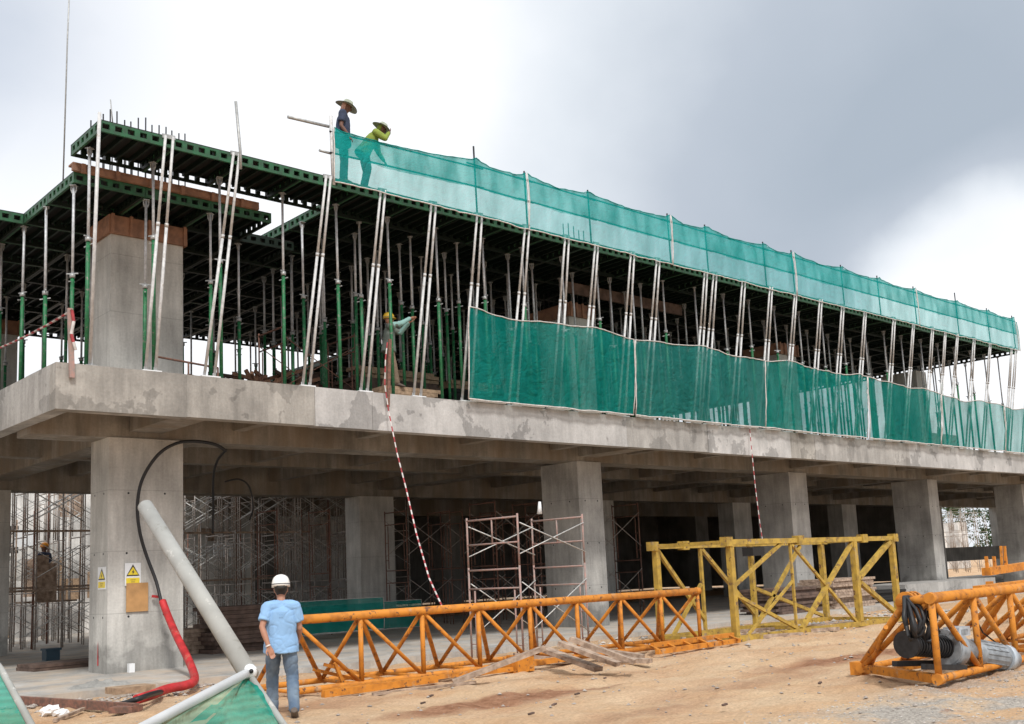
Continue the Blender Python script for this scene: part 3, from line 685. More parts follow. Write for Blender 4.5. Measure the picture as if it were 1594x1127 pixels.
# starter bars
def starters(x0, x1, y0, y1, z0, z1, n, label):
    r = thing('starter_bars', label, 'rebar', (x0, y0, z0), 'column starter bars')
    for i in range(n):
        x = x0+(x1-x0)*(i//2)/max(1, n//2-1); y = y0 if i % 2 else y1; h = z1+random.uniform(-.10, .10)
        MB().tube([(x, y, z0), (x+random.uniform(-.02, .02), y, h)], .016, 6).build('bar', M_grease, r)
starters(8.0, 9.8, 21.1, 21.8, 9.34, 11.62, 26, 'cluster of dark steel starter bars rising above the left corner column')
starters(21.55, 22.4, 21.1, 22.3, 9.34, 11.75, 10, 'cluster of steel starter bars seen through the upper net')

# ------------------------------------------------------------------ vertical props
def make_prop(H, hc, nm='shore_prop'):
    r = thing(nm, '', 'prop', (0,0,0))
    MB().tube([(0,0,.012), (0,0,hc)], .038, 8).build('outer_tube', M_prop, r)
    MB().tube([(0,0,hc), (0,0,H-.012)], .027, 8).build('inner_tube', M_galv, r)
    c = MB().tube([(0,0,hc-.05), (0,0,hc+.03)], .055, 8).bar((-.11,0,hc+.035), (.11,0,hc+.035), .022, .022).bar((0,-.1,hc-.1), (.02,.1,hc-.14), .02, .02).build('collar_nut', M_galvd, r)
    MB().box((-.075,-.075,0), (.075,.075,.012)).build('base_plate', M_galvd, r)
    h = MB().box((-.06,-.06,H-.012), (.06,.06,H))
    h.bar((-.05,0,H-.08), (-.024,0,H-.15), .016, .025).bar((.05,0,H-.08), (.024,0,H-.15), .016, .025).bar((-.05,0,H-.08), (-.05,0,H-.012), .016, .025).bar((.05,0,H-.08), (.05,0,H-.012), .016, .025).build('head', M_galvd, r)
    return r
HU = DU-.02-ST
protos = [make_prop(HU, h) for h in (2.15, 2.4, 2.65)]; pu = [False]*3
HL = LU-.02-ST
protosL = [make_prop(HL, h) for h in (1.9, 2.2)]; pul = [False]*2
def place_prop(x, y, label, low=False, group='green and silver shore props', rz=None):
    P_, U_ = (protosL, pul) if low else (protos, pu)
    k = random.randrange(len(P_)); r = P_[k]
    if rz is None: rz = random.uniform(0, 3.1)
    if U_[k]: r = dup(r, (x, y, ST), rz)
    else: r.location = (x, y, ST); r.rotation_euler = (0, 0, rz); U_[k] = True
    r.rotation_euler = (random.gauss(0, .004), random.gauss(0, .004), rz)
    r['label'] = label; r['group'] = group
order = []
for j in range(9):
    y = 19.0 + PY*j; row = []
    for i, x in enumerate(xs_deck+[45.4]):
        if j > 0 and x < (11.3 if j < 2 else 12.7): continue
        xx = x + (.0 if i else .1)
        if any(a-.1 < xx < c+.1 and y0-.1 < y < y1+.1 for a, c, y0, y1 in colX): continue
        if any(X_-.1 < xx < X_+1.5 and y > 30.8 for X_ in (7.85,)): continue
        row.append(xx)
    for n_, xx in enumerate(row):
        lab = 'slim shore prop in the %s row back under the deck, %s from the left' % (ordi(j+1), ordi(n_+1))
        place_prop(xx+random.uniform(-.04, .04), y+random.uniform(-.04, .04), lab)
for j in range(4):
    for i in range(8):
        place_prop(13.5+i*1.4+random.uniform(-.25, .25), 19.75+PY*j+random.uniform(-.2, .2), 'extra slim shore prop set between the main rows, %s rank back, %s from the left' % (ordi(j+1), ordi(i+1)))
lp = []
for j in range(8):
    for i in range(6):
        if i == 5 and j < 1: continue
        x = 6.95 + (i-2)*1.4 if i != 2 else 6.95
        y = 19.80 + 1.45*j
        if i < 2 and j < 2: continue
        if any(a-.1 < x < c+.1 and y0-.1 < y < y1+.1 for a, c, y0, y1 in colX): continue
        lp.append((j, i, x, y))
for j, i, x, y in lp:
    place_prop(x, y, 'shorter shore prop under the left lower deck, %s row back, %s from the left' % (ordi(j+1), ordi(i+1)), True, 'shorter props under the lower deck')

# ------------------------------------------------------------------ raking prop pairs
def raking(k, b0, t0, b1, t1, label):
    r = thing('raking_prop_pair', label, 'raking prop', (b0.x, b0.y, ST), 'silver raking props along the deck edge')
    for b_, t_ in ((b0, t0), (b1, t1)):
        d = (t_-b_)
        mb = MB().tube([b_, b_+d*.62], .031, 8).tube([b_+d*.62, t_], .028, 8)
        mb.tube([b_+d*.615, b_+d*.63], .037, 8)
        mb.build('pole', M_alu, r)
        if t1 is t0: break
    c = (b0+b1)/2
    MB().box((min(b0.x, b1.x)-.09, c.y-.09, ST+.002), (max(b0.x, b1.x)+.09, c.y+.09, ST+.028)).bar((b0.x, c.y, ST+.03), (b0.x, c.y, ST+.10), .06, .02).bar((b1.x, c.y, ST+.03), (b1.x, c.y, ST+.10), .06, .02).build('base_plate', M_white, r)
    m_ = (t0+t1)/2
    MB().bar(t0+V((-.05, .03, .0)), t1+V((.05, .03, 0)), .03, .08).build('head_clamp', M_galvd, r)
tops = [(257,205,269,208,8.01,8.2),(363,240,372,235,9.18,9.39),(507,274,514,274,11.36,11.53),(592,295,599,297,12.8,12.97),(671,320,678,321,14.22,14.42)]
pairs = []
for a in tops:
    pairs.append((at(a[0],a[1],Y=YD-.02).x, at(a[2],a[3],Y=YD-.02).x, a[4], a[5]))
for x in (15.75, 17.28, 18.66, 19.75, 21.15, 22.21, 24.33, 24.76, 26.16, 27.57, 28.92, 30.37, 31.72, 33.16, 35.14, 36.55, 38.0, 39.02, 40.02, 41.44, 42.88, 44.9, 45.35, 46.6, 47.9, 49.2):
    s_ = .055+.02*random.random(); ln = random.uniform(-.07, .05)
    pairs.append((x-s_, x+s_, x-s_*1.9+ln, x+s_*1.9+ln))
for k, (t0, t1, b0, b1) in enumerate(pairs):
    zt = DT-.02
    raking(k, V((b0, 18.93, ST+.03)), V((t0, YD-.04, zt)), V((b1, 18.93, ST+.03)), V((t1, YD-.04, zt+.01)), 'pair of leaning silver raking props on the slab edge, %s pair from the left corner' % ordi(k+1))
r = thing('corner_pole', 'single pale pole rising past the deck at the far left corner', 'pole', (6.96, 18.93, ST))
MB().tube([(6.98, 18.93, ST+.01), (6.80, 18.12, DT+.09)], .034, 8).build('pole', M_alu, r); MB().box((6.88,18.84,ST+.002),(7.06,19.02,ST+.02)).build('base_plate', M_galvd, r)
p1, p2 = at(367,158,Y=18.1), at(374,235,Y=18.1); tag(MB().tube([p1, p2, p2+(p2-p1)*.35+V((0,.05,0))], .03, 8).build('standing_pole', M_galvd), 'grey pole sticking up above the deck left of the workers', 'pole')
tag(MB().tube([at(172,155,Y=19.0), at(175.5,192,Y=19.0)], .012, 6).build('thin_rod', M_galvd), 'thin rod standing on the deck at the left corner', 'rod')
tag(MB().tube([at(110,-60,Y=24), at(105,60,Y=24), at(98,290,Y=24)], .018, 6).build('hanging_wire', M_galvd), 'thin dark wire hanging in the sky at upper left', 'wire')

# ------------------------------------------------------------------ upper guard rail and nets
posts = [11.73, 15.70, 17.32, 19.58, 22.80, 24.5, 27.4, 28.95, 31.9, 34.3, 36.9, 40.26, 43.0, 45.4]
for k, x in enumerate(posts):
    top = 11.50 if k else 11.45
    if abs(x-15.7) < .01 or abs(x-40.26) < .01: top = 11.75
    o = MB().tube([(x+.03, 18.22, DT-.16), (x, 18.22, top)], .022 if k else .04, 8).build('guard_post', M_alu if k in (0,) else M_grease)
    tag(o, 'slim post carrying the upper green net, %s post from its left end' % ordi(k+1), 'guard post', 'upper net posts')
for z, lab in ((11.20, 'top'), (10.66, 'middle')):
    o = MB()
    for k in range(len(posts)-1):
        zz = z + (.0 if k < 1 else .06); zz = z-(.17 if k < 1 else 0)*(1 if lab == 'top' else .6)+.06; o.tube([(posts[k]-(.05 if k < 1 else .25), 18.20, zz+(.0 if k < 1 else .02)), (posts[k+1]+.25, 18.20, zz+(.14 if k == 0 else 0))], .02, 6)
    tag(o.build('guard_rail', M_grease), '%s tube rail running behind the upper green net' % lab, 'guard rail')
tag(MB().tube([at(448,182,Y=18.18), at(512,197,Y=18.2)], .035, 8).build('scaffold_tube', M_galvd), 'short grey tube pointing left from the net corner beside the workers', 'tube')
tag(MB().tube([at(497,234,Y=18.25), at(520,240,Y=18.25)], .03, 8).build('scaffold_tube', M_galvd), 'stub of tube crossing the first net post near its foot', 'tube')

def net(name, label, x0, x1, zb, ztf, y, m, seed, fold=.03, dbl=0, hemr=.012, nu=None, group=None, lean=0, cat='net'):
    r = thing(name, label, cat, (x0, y, zb), group); nu = nu or int((x1-x0)*14); nv = 20
    def pt(u, v):
        x = x0+(x1-x0)*u; zt = ztf(x); zb_ = zb+.025*fbm(x*.9, seed); z = zb_+(zt-zb_)*v
        yy = y + fold*(fbm(x*2.2, z*.35, seed)+.5*fbm(x*6, z*.8, seed+4)+.35*fbm(x*5+z*4, z*5-x*2, seed+8)) - .03*math.sin(v*math.pi) - lean*v
        return V((x, yy, z))
    b_ = MB().grid(pt, nu, nv, mifn=(lambda i, j: 1 if j >= 10 else 0) if dbl else None)
    b_.build('mesh_sheet', m, r)
    h = MB(); N = max(24, nu//2)
    h.tube([pt(i/N, 0)+V((0,-.01,0)) for i in range(N+1)], hemr*1.3, 5)
    h.tube([pt(i/N, 1)+V((0,-.01,0)) for i in range(N+1)], hemr, 5, mi=0 if not dbl else 1)
    h.tube([pt(0, i/8)+V((-.0,-.01,0)) for i in range(9)], hemr*1.1, 5); h.tube([pt(1, i/8)+V((0,-.01,0)) for i in range(9)], hemr*.9, 5)
    h.build('hem', [M_tw, M_netuh], r); return r
def topu(x):
    z = 11.13+.24*min(1, (x-11.7)/4)
    ks = [p for p in posts]
    for a, c in zip(ks, ks[1:]):
        if a <= x <= c: z -= .09*math.sin(math.pi*(x-a)/(c-a)); break
    return z + .05*(1 if any(abs(x-p) < .12 for p in ks) else 0)
for k, (a, c) in enumerate(((11.75, 17.28), (17.32, 22.78), (22.82, 28.9), (28.95, 36.9), (36.92, 45.45))):
    net('debris_net', ['sheer green net in front of the two rooftop workers', 'upper green net between the first white cord and the second', 'brighter green upper net above the middle of the long slab', 'upper green net long sagging stretch right of the middle', 'upper green net at the far right end of the deck'][k],
        a, c, 9.98, topu, 18.13, [M_netu, M_netuh], k*3.1, fold=.05, dbl=1, group='green nets along the deck edge')
net('debris_net_return', 'short end piece of upper green net turned round the right deck corner', 45.42, 45.62, 9.98, lambda x: 11.2, 18.12, [M_netu, M_netuh], 2.2, dbl=1, nu=4)
def topl(x): return 7.80 + .06*math.sin(x*1.35+.4) + .03*math.sin(x*2.9) - (.05 if x > 33 else 0) - .18*max(0, min(1, (x-36)/3))
ln_ = [(15.55, 21.28), (21.36, 27.3), (27.34, 33.4), (33.45, 38.6), (38.65, 44.2), (44.3, 49.5)]
for k, (a, c) in enumerate(ln_):
    net('debris_net', ['dark green lower net nearest the camera, at the slab edge', 'faded green lower net, second panel from its left end', 'lower green net, third panel, wrinkled near its left seam', 'lower green net, fourth panel, with light showing through', 'lower green net, fifth panel, below the bright gap', 'lower green net at the right edge of the picture'][k],
        a, c, 5.70, topl, 18.62-.01*(k % 2), M_netl2 if k in (1,) else M_netl, 20+k*2.3, fold=.06 if k != 2 else .10, hemr=.016, lean=.17, group='green nets along the slab edge')
# thin base battens holding the lower nets
for k, (a, c) in enumerate(ln_):
    r_ = thing('batten_row', '', 'batten', (a, 18.7, ST)); x = a+.2
    while x < c-.6: MB().box((x, 18.70, ST+.002), (x+random.uniform(.5, 1.1), 18.78, ST+.03)).build('batten', M_white, r_); x += random.uniform(1.0, 1.7)
    tag(r_, 'white battens at the foot of the lower net, %s stretch from the left' % ordi(k+1), 'batten', 'battens under the lower nets')

# ------------------------------------------------------------------ posts and tape on the slab edge
def stripe_rope(pts, r, label, seg=.13):
    P_ = [V(p) for p in pts]; b_ = MB(); acc = 0
    # resample
    out_ = [P_[0]]
    for a, c in zip(P_, P_[1:]):
        n = max(1, int((c-a).length/seg))
        for i in range(1, n+1): out_.append(a.lerp(c, i/n))
    for i in range(len(out_)-1): b_.tube([out_[i], out_[i+1]], [(r, r*.6)]*2, 5, mi=i % 2, cap=False)
    return tag(b_.build('warning_tape', [M_tr, M_tw]), label, 'tape')
def curve(a, b_, sag, n=14):
    return [a.lerp(b_, i/n)+V((0, 0, -sag*4*(i/n)*(1-i/n))) for i in range(n+1)]
pp = [at(x, y, Y=Y) for x, y, Y in ((603,533,18.7),(600,560,18.69),(599,600,18.66),(605,640,18.6),(618,705,18.2),(632,760,17.6),(648,830,16.7),(668,900,15.4),(690,948,14.4))]
stripe_rope(pp, .017, 'red and white tape hanging from the slab edge down to the orange truss')
stripe_rope([at(x, y, Y=Y) for x, y, Y in ((1167,668,18.75),(1170,700,18.6),(1176,760,18.4),(1183,815,18.2),(1187,842,18.1))], .018, 'thin red and white tape hanging above the yellow truss')
stripe_rope(curve(at(112,483,Y=18.7), at(-12,546,X=6.36), .05), .03, 'red and white tape sloping down to the left picture edge')
stripe_rope([at(112,483,Y=18.69), at(115,500,Y=18.69), at(111,520,Y=18.69), at(118,545,Y=18.69)], .03, 'crumpled end of tape dangling from the corner post')
o = MB().bar(at(112,588,Y=18.74), at(109,480,Y=18.74), .09, .05, (0,1,0)).build('guard_post', M_rustp); tag(o, 'pinkish rusty post clamped at the left slab corner', 'guard post')
o = MB().bar(at(604,633,Y=18.74), at(607,528,Y=18.74), .07, .04, (0,1,0)).build('guard_post', M_rust); tag(o, 'rusty post clamped to the slab edge in front of the worker', 'guard post')

# ------------------------------------------------------------------ scaffolding
def hframe(b_, x, z, W_, Hh, door=True, r=.021):
    b_.tube([(x,0,z),(x,0,z+Hh)], r, 6).tube([(x,W_,z),(x,W_,z+Hh)], r, 6).tube([(x,0,z+Hh-.06),(x,W_,z+Hh-.06)], r, 6)
    if door:
        b_.tube([(x,.16,z),(x,.16,z+Hh*.74)], r*.8, 6).tube([(x,W_-.16,z),(x,W_-.16,z+Hh*.74)], r*.8, 6).tube([(x,.0,z+Hh*.76),(x,W_,z+Hh*.76)], r*.9, 6)
        for q in (.15, .45): b_.tube([(x,0,z+Hh*q),(x,.16,z+Hh*q)], r*.6, 5).tube([(x,W_-.16,z+Hh*q),(x,W_,z+Hh*q)], r*.6, 5)
    else: b_.tube([(x,0,z+Hh*.45),(x,W_,z+Hh*.45)], r*.9, 6).tube([(x,W_/2,z+Hh*.45),(x,W_/2,z+Hh-.06)], r*.8, 6)
def make_tower(lifts, L_=1.8, W_=1.2, Hh=1.7, mf=None, mbm=None, shelf=False, name='scaffold_tower'):
    r = thing(name, '', 'scaffold', (0,0,0)); mf = mf or M_scaf; mbm = mbm or M_scafw
    for k in range(lifts):
        hh = Hh if not isinstance(Hh, (list, tuple)) else Hh[k]; z = sum(Hh[:k]) if isinstance(Hh, (list, tuple)) else k*Hh
        for x in (0, L_):
            b_ = MB(); hframe(b_, x, z, W_, hh, hh > 1.3); b_.build('frame', mf, r)
        for y in (0, W_):
            b_ = MB(); b_.tube([(0,y-.03,z+hh*.22),(L_,y-.03,z+hh*.82)], .012, 5).tube([(0,y-.05,z+hh*.82),(L_,y-.05,z+hh*.22)], .012, 5); b_.build('cross_brace', mbm, r)
    if shelf: MB().box((-.05,.05,z+hh-.03),(L_+.05,.45,z+hh+.01)).build('plank', M_timg, r)
    return r
# tower in front of the second column
TH = [1.78, 1.0]
t1 = make_tower(2, 1.9, 1.45, TH, mf=M_rustp, shelf=False, name='scaffold_tower'); c0 = at(750,1024,Z=FS)
t1.location = (13.86, 15.25, .02); t1.rotation_euler = (0, 0, math.radians(3)); tag(t1, 'open pinkish two-lift scaffold tower behind the orange truss', 'scaffold')
MB().box((.0,.6,2.80),(1.9,.95,2.83)).build('plank', M_timg, t1)
tag(MB().tube([at(840,800,Y=17.3), at(840,781,Y=17.3)], [.06,.03], 8).build('paint_bottle', M_white), 'pale bottle standing on the planks of the pinkish tower', 'bottle')
# forest of scaffolding behind the ground floor
tw = make_tower(3, 1.8, 1.2, 1.75); tag(tw, '', 'scaffold'); n_ = 0
for j in range(4):
    for i in range(7):
        x, y = 8.2+i*2.35+random.uniform(-.1, .1)+(j % 2)*.5, 32.8+j*2.1
        t_ = tw if n_ == 0 else dup(tw); t_.location = (x, y, .02); n_ += 1
        t_.rotation_euler = (0, 0, random.uniform(-.03, .03))
        t_['label'] = 'three-lift scaffold tower behind the left bays, %s rank back, %s from the left' % (ordi(j+1), ordi(i+1)); t_['group'] = 'scaffold towers behind the ground floor'
tw2 = make_tower(2, 1.8, 1.2, 1.9, mf=M_rust, mbm=M_scaf); n_ = 0
for j, y in enumerate((24.2, 27.9)):
    for i in range(5):
        x = 15.2 + i*2.35 + (.6 if j else 0)
        if (j and i == 1) or (not j and i in (0, 1)): continue
        if 19.8 < x < 22.6 and y > 29: continue
        t_ = tw2 if n_ == 0 else dup(tw2); n_ += 1; t_.location = (x+(0 if j else 1.2), y, FS); t_['group'] = 'scaffold towers inside the dark middle bay'
        t_['label'] = 'two-lift scaffold tower in the shade under the slab, %s rank, %s from the left' % (ordi(j+1), ordi(i+1)); t_['category'] = 'scaffold'
for k in range(44):
    x, y = random.uniform(8, 22), random.uniform(32.6, 40.5)
    o = MB().tube([(x, y, .02), (x+random.uniform(-.06, .06), y, random.uniform(3.4, 5.3))], .03, 6).build('steel_shore', random.choice((M_rust, M_scaf, M_timg)))
    tag(o, 'thin upright shore standing in the tangle behind the left bays', 'prop', 'thin shores in the rear tangle', 'thing')
# horizontal walkways among the scaffold forest
for k, (x0, x1, y, z) in enumerate(((8, 15, 32.6, 1.75), (9, 20, 34.7, 1.85), (8, 14.5, 32.7, 3.5), (13, 20, 33.0, 3.42))):
    tag(MB().box((x0, y, z), (x1, y+.25, z+.05)).box((x0+.4, y+.3, z+.02), (x1-.6, y+.52, z+.07)).build('walkway_planks', M_timg), 'grey planks laid across the scaffolding behind the slab, %s run' % ordi(k+1), 'planks')
# lit building behind
rb = thing('rear_building', 'pale unfinished building behind the scaffolding with dark openings', 'building', (10, 44, 0))
C_rear = concrete('rear wall', (.80, .78, .75), blotch=.4)
for x0, x1, z0, z1 in ((-4, 30, 3.202, 6.5), (-4, 11.5, 0, 3.2), (13.4, 17, 0, 3.2), (19.3, 30, 0, 3.2)):
    MB().box((x0, 44, z0), (x1, 44.3, z1)).build('wall', C_rear, rb)
MB().box((-4, 48.8, 0), (30, 49, 6.5)).build('back_wall', C_dark, rb)
for k in range(22):
    x = 6.5+random.random()*16; z = random.uniform(1.2, 4.6)
    y = 41.2+random.random()*2
    o = MB().box((x, y, z), (x+random.uniform(.3, 1.3), y+.05, z+random.uniform(.5, 1.6))).build('form_board', random.choice((M_timg, M_ply, M_timber, C_col, M_signw)))
    tag(o, 'loose formwork board leaning among the rear scaffolding', 'board', 'loose boards in the rear scaffolding')
# bulky stores inside
def stack(name, label, x, y, z, L_, W_, n, th, m, rz=0, jit=.05, cat='stack'):
    r = thing(name, label, cat, (x, y, z))
    for i in range(n):
        a = random.uniform(-jit, jit); c = random.uniform(-jit, jit)
        b_ = MB().box((x+a, y+c, z+i*th+.002), (x+a+L_, y+c+W_, z+(i+1)*th-.004)); b_.build('sheet', m, r)
    r.rotation_euler = (0, 0, rz); return r
stack('board_stack', 'dark rusty stack of formwork sheets behind the man in blue', 11.9, 23.9, FS, 1.8, 1.2, 11, .10, M_stk, 0, .12)
stack('board_stack', 'low stack of grey boards left of the rusty stack', 10.8, 24.6, FS, 1.3, 1.0, 6, .1, M_timg, .05)
stack('panel_stack', 'tall stack of pale panels behind the yellow truss', 30.3, 18.6, FS, 2.5, 1.3, 11, .085, M_timg, 0, .1)
stack('panel_stack', 'reddish stack of panels beside the pale stack behind the yellow truss', 27.2, 18.6, FS, 2.2, 1.3, 9, .085, M_stk, 0, .1)
stack('panel_stack', 'low pile of dark sheets under the slab right of the yellow truss', 33.6, 19.2, FS, 2.4, 1.2, 5, .08, M_ply, 0, .1)
stack('board_stack', 'flat dark boards on the floor by the left column', 7.6, 23.5, FS, 2.2, .9, 2, .07, M_stk, .1)
r = thing('bucket', 'dark blue plastic crate on the floor in the left bay', 'crate', (9.0, 27.0, FS)); MB().box((9.0,27.0,FS),(9.32,27.32,FS+.24)).box((8.97,26.97,FS+.24),(9.35,27.35,FS+.29)).build('crate_body', M_bluep, r)
for k, (x, y, s_, h) in enumerate(((36, 19.2, 4.6, .42), (41, 19.6, 3.2, .40))):
    b_ = MB().box((x, y, FS+.10), (x+s_, y+2.0, FS+h+.12)).box((x+.3, y+.3, FS), (x+s_-.3, y+1.7, FS+.10))
    tag(b_.build('concrete_block', C_beamC), ['long low concrete block between the right-hand columns', 'low concrete block nearer the right picture edge'][k], 'concrete block')
# green ground nets inside
net('debris_net', 'dull green net strung low across the floor inside the middle bay', 15.5, 20.3, .15, lambda x: .98, 27.0, M_netl, 51, group=None, hemr=.01)
net('debris_net', 'dull green net low behind the man and the truss', 13.6, 17.9, .25, lambda x: 1.15, 25.6, M_netl, 61, group=None, hemr=.01)

# first floor clutter
r = thing('scaffold_frame', 'rusty scaffold frame standing on the upper floor between props', 'scaffold', (12.7, 21.3, ST))
for (x0, x1, z) in ((12.2, 14.1, 7.55),):
    pass
ff = make_tower(1, 1.9, 1.2, 1.85, mf=M_rust, mbm=M_rust); ff.location = (12.1, 20.9, ST); tag(ff, 'rusty frame scaffold on the upper floor left of the reaching worker', 'scaffold')
bpy.data.objects.remove(r)
rr = thing('low_frame', 'low rusty steel frame at the foot of the left upper column', 'frame', (8.4, 20.3, ST))
f0 = MB()
f0.tube([(8.75, 20.2, ST), (8.75, 20.2, ST+.62)], .03, 6).tube([(10.1, 20.2, ST), (10.1, 20.2, ST+.5)], .022, 6).tube([(9.45, 20.2, ST), (9.45, 20.2, ST+.56)], .022, 6).tube([(8.8, 20.2, ST+.6), (10.1, 20.2, ST+.5)], .022, 6)
f0.build('frame', M_rust, rr)
stack('timber_stack', 'orange timber laid on top of dark sheets behind the worker upstairs', 15.1, 22.4, ST+1.15, 2.5, .5, 3, .1, M_timber, 0, .08)
stack('sheet_stack', 'dark stack of sheets carrying the orange timber upstairs', 15.0, 22.3, ST, 2.7, 1.0, 11, .104, M_stk, 0, .08)
stack('timber_stack', 'second timber stack upstairs close to the green net', 18.1, 22.4, ST+1.1, 1.8, .5, 2, .12, M_timber, 0, .08)
stack('sheet_stack', 'stack of dark sheets upstairs behind the start of the green net', 18.0, 22.3, ST, 2.1, 1.0, 10, .108, M_ply, 0, .08)
for k in range(7):
    x = (11.6, 12.6, 13.3, 14.3, 12.2, 15.3, 17.3)[k]; y = (24.5, 24.2, 23.5, 24, 25.5, 25.5, 24.3)[k]; hh = (.9, 1.3, 1.5, 1.3, 1.6, 1.8, 1.6)[k]
    b_ = MB()
    for q in range(46):
        u_ = random.uniform(-1, 1); a = V((x+u_*.9, y+random.uniform(-.3, .3), ST+random.uniform(.02, hh)*(1-.5*abs(u_)))); b_.bar(a, a+V((random.uniform(-.9, .9), random.uniform(-.3, .3), random.uniform(-.05, .45))), .06, .09)
    tag(b_.build('scrap_timber_heap', M_stk if k % 2 else M_timr), 'heap of scrap timber at the rear of the upper floor, %s from the left' % ordi(k+1), 'timber', 'scrap timber heaps upstairs')
r = thing('timber_stack', 'low timber pile under the boots of the reaching worker', 'timber', (14.2, 19.5, ST))
for k in range(4): MB().box((13.9, 19.55, ST+.002+k*.09), (15.2+.1*k, 20.1, ST+.086+k*.09)).build('plank', M_timber, r)

# ------------------------------------------------------------------ triangular trusses
def tritruss(name, label, A, E, w_vec, hgt, nb, rc=.05, rb_=.026, m=None, lean=.0, ends=True):
    A, E, W_ = V(A), V(E), V(w_vec); up = V((0,0,hgt)); m = m or M_orange
    r = thing(name, label, 'crane section', A)
    F0, F1 = A, E; R0, R1 = A+W_, E+W_; T0, T1 = A+W_*lean+up, E+W_*lean+up
    for a, c, s_ in ((F0, F1, rc), (R0, R1, rc*.9), (T0, T1, rc*1.4)): MB().tube([a, c], s_, 10).build('chord', m, r)
    for i in range(nb+1):
        u = i/nb; f_, q_, t_ = F0.lerp(F1, u), R0.lerp(R1, u), T0.lerp(T1, u)
        MB().tube([f_, t_], rb_*1.15, 8).build('post', m, r); MB().tube([q_, t_], rb_, 8).build('post', m, r)
        MB().tube([f_, q_], rb_*.8, 8).build('brace', m, r)
        if i < nb:
            f2, q2, t2 = F0.lerp(F1, (i+1)/nb), R0.lerp(R1, (i+1)/nb), T0.lerp(T1, (i+1)/nb)
            MB().tube([t_, f2], rb_, 8).build('brace', m, r); MB().tube([t_, q2], rb_*1.15, 8).build('brace', m, r)
    for p in (F0, F1, T0, T1, R0, R1):
        MB().tube([p-(E-A).normalized()*.06, p+(E-A).normalized()*.06], rc*1.5, 8).build('end_lug', m, r)
    return r
tritruss('crane_truss', 'long orange triangular crane truss lying on the ground beside the man in blue', (8.07, 13.85, .10), (17.55, 13.92, .10), (0, 1.15, 0), 1.02, 8, rb_=.034)
# flat orange frame stacked below
r = thing('flat_frame', 'flat orange ladder frame lying under the right end of the long truss', 'crane section', (15.2, 13.3, .05))
MB().bar((15.4, 13.25, .08), (18.2, 13.45, .08), .09, .09).build('rail', M_orange, r); MB().bar((15.7, 13.62, .17), (18.5, 13.82, .17), .09, .09).build('rail', M_orange, r)
for k in range(6): MB().bar((15.5+.5*k, 13.28, .10), (15.7+.5*k, 13.66, .16), .05, .04).build('rung', M_orange, r)
r = thing('flat_frame', 'orange bars and end plate on the ground at the near left of the truss', 'crane section', (8.6, 13.3, .05))
MB().bar((8.3, 13.42, .07), (10.4, 13.5, .07), .10, .10).build('rail', M_orange, r); MB().bar((8.6, 13.7, .07), (11.8, 13.75, .07), .07, .07).build('rail', M_orange, r)
MB().bar((9.15, 14.2, .08), (9.0, 14.2, .42), .05, .05).bar((8.9, 14.35, .4), (9.9, 14.1, .08), .05, .05).bar((8.8, 14.5, .33), (9.7, 14.3, .05), .05, .05).build('brace', M_orange, r)
r = thing('connector_block', 'orange steel connector block on the ground by the planks', 'connector', (12.3, 13.2, 0))
a0 = at(815, 1045, Z=.02); MB().box((a0.x-.18, a0.y-.1, .02), (a0.x+.16, a0.y+.12, .25)).build('block', M_orange, r); MB().box((a0.x-.24, a0.y-.13, .0), (a0.x-.19, a0.y+.15, .30)).build('plate', M_orange, r)
MB().bar((a0.x+.17, a0.y, .13), (a0.x+1.3, a0.y+.15, .13), .09, .09).bar((a0.x-.25, a0.y, .08), (a0.x-1.0, a0.y+.05, .08), .07, .07).build('arm', M_orange, r)

# yellow box truss
r = thing('yellow_box_frame', 'dull yellow box frame crane section standing on the ground', 'crane section', (18.5, 13.8, 0))
def yb(a, c, s_=.10, nm='member'): MB().bar(a, c, s_, s_).build(nm, M_yellow, r)
X0, X1, Y0, Y1, Z0, Z1 = 18.6, 25.4, 13.8, 15.85, .07, 2.10
for y in (Y0, Y1):
    yb((X0-.1, y, Z1), (X1+.25, y, Z1), .11, 'chord'); yb((X0-.1, y, Z0), (X1+.15, y, Z0), .12, 'chord')
    for x, s_ in ((X0, .13), (20.85, .055) if y == Y0 else (20.2, .07), (23.55, .14) if y == Y0 else (22.2, .11), (X1, .13)): yb((x, y, Z0+.065), (x, y, Z1-.06), s_, 'post')
for x in (X0, 22.0, X1): yb((x+.01, Y0+.06, Z1+.005), (x+.01, Y1-.06, Z1+.005), .08, 'cross_member'); yb((x+.01, Y0+.07, Z0+.01), (x+.01, Y1-.07, Z0+.01), .08, 'cross_member')
for a, c, y, s_ in (((X0, 1.15), (20.5, Z1-.06), Y0, .07), ((X0+.05, 1.0), (20.9, Z0+.06), Y0, .07), ((19.0, Z0+.05), (20.85, 1.2), Y0, .05), ((20.9, Z1-.08), (23.4, Z0+.05), Y0, .06), ((21.05, Z0+.05), (23.5, Z1-.08), Y0, .09), ((23.65, 1.15), (X1-.1, Z1-.08), Y0, .11), ((23.7, 1.05), (X1, Z0+.1), Y0, .10),
                   ((X0+.05, Z1-.08), (20.2, Z0+.3), Y1, .08), ((20.25, Z1-.08), (22.2, Z0+.3), Y1, .08), ((19.0, Z0), (20.15, 1.2), Y1, .07), ((22.3, Z0+.1), (24.4, Z1-.08), Y1, .08), ((22.3, 1.0), (25.2, Z0+.1), Y1, .08)):
    yb((a[0], y, a[1]), (c[0], y, c[1]), s_, 'brace')
for x, y in ((X0-.1, Y0), (19.6, Y1), (21.2, Y0), (24.0, Y0), (X1+.1, Y0), (X0-.1, Y1)): MB().box((x-.11, y-.09, Z1-.09), (x+.11, y+.09, Z1+.11)).build('joint_plate', M_yellow, r)
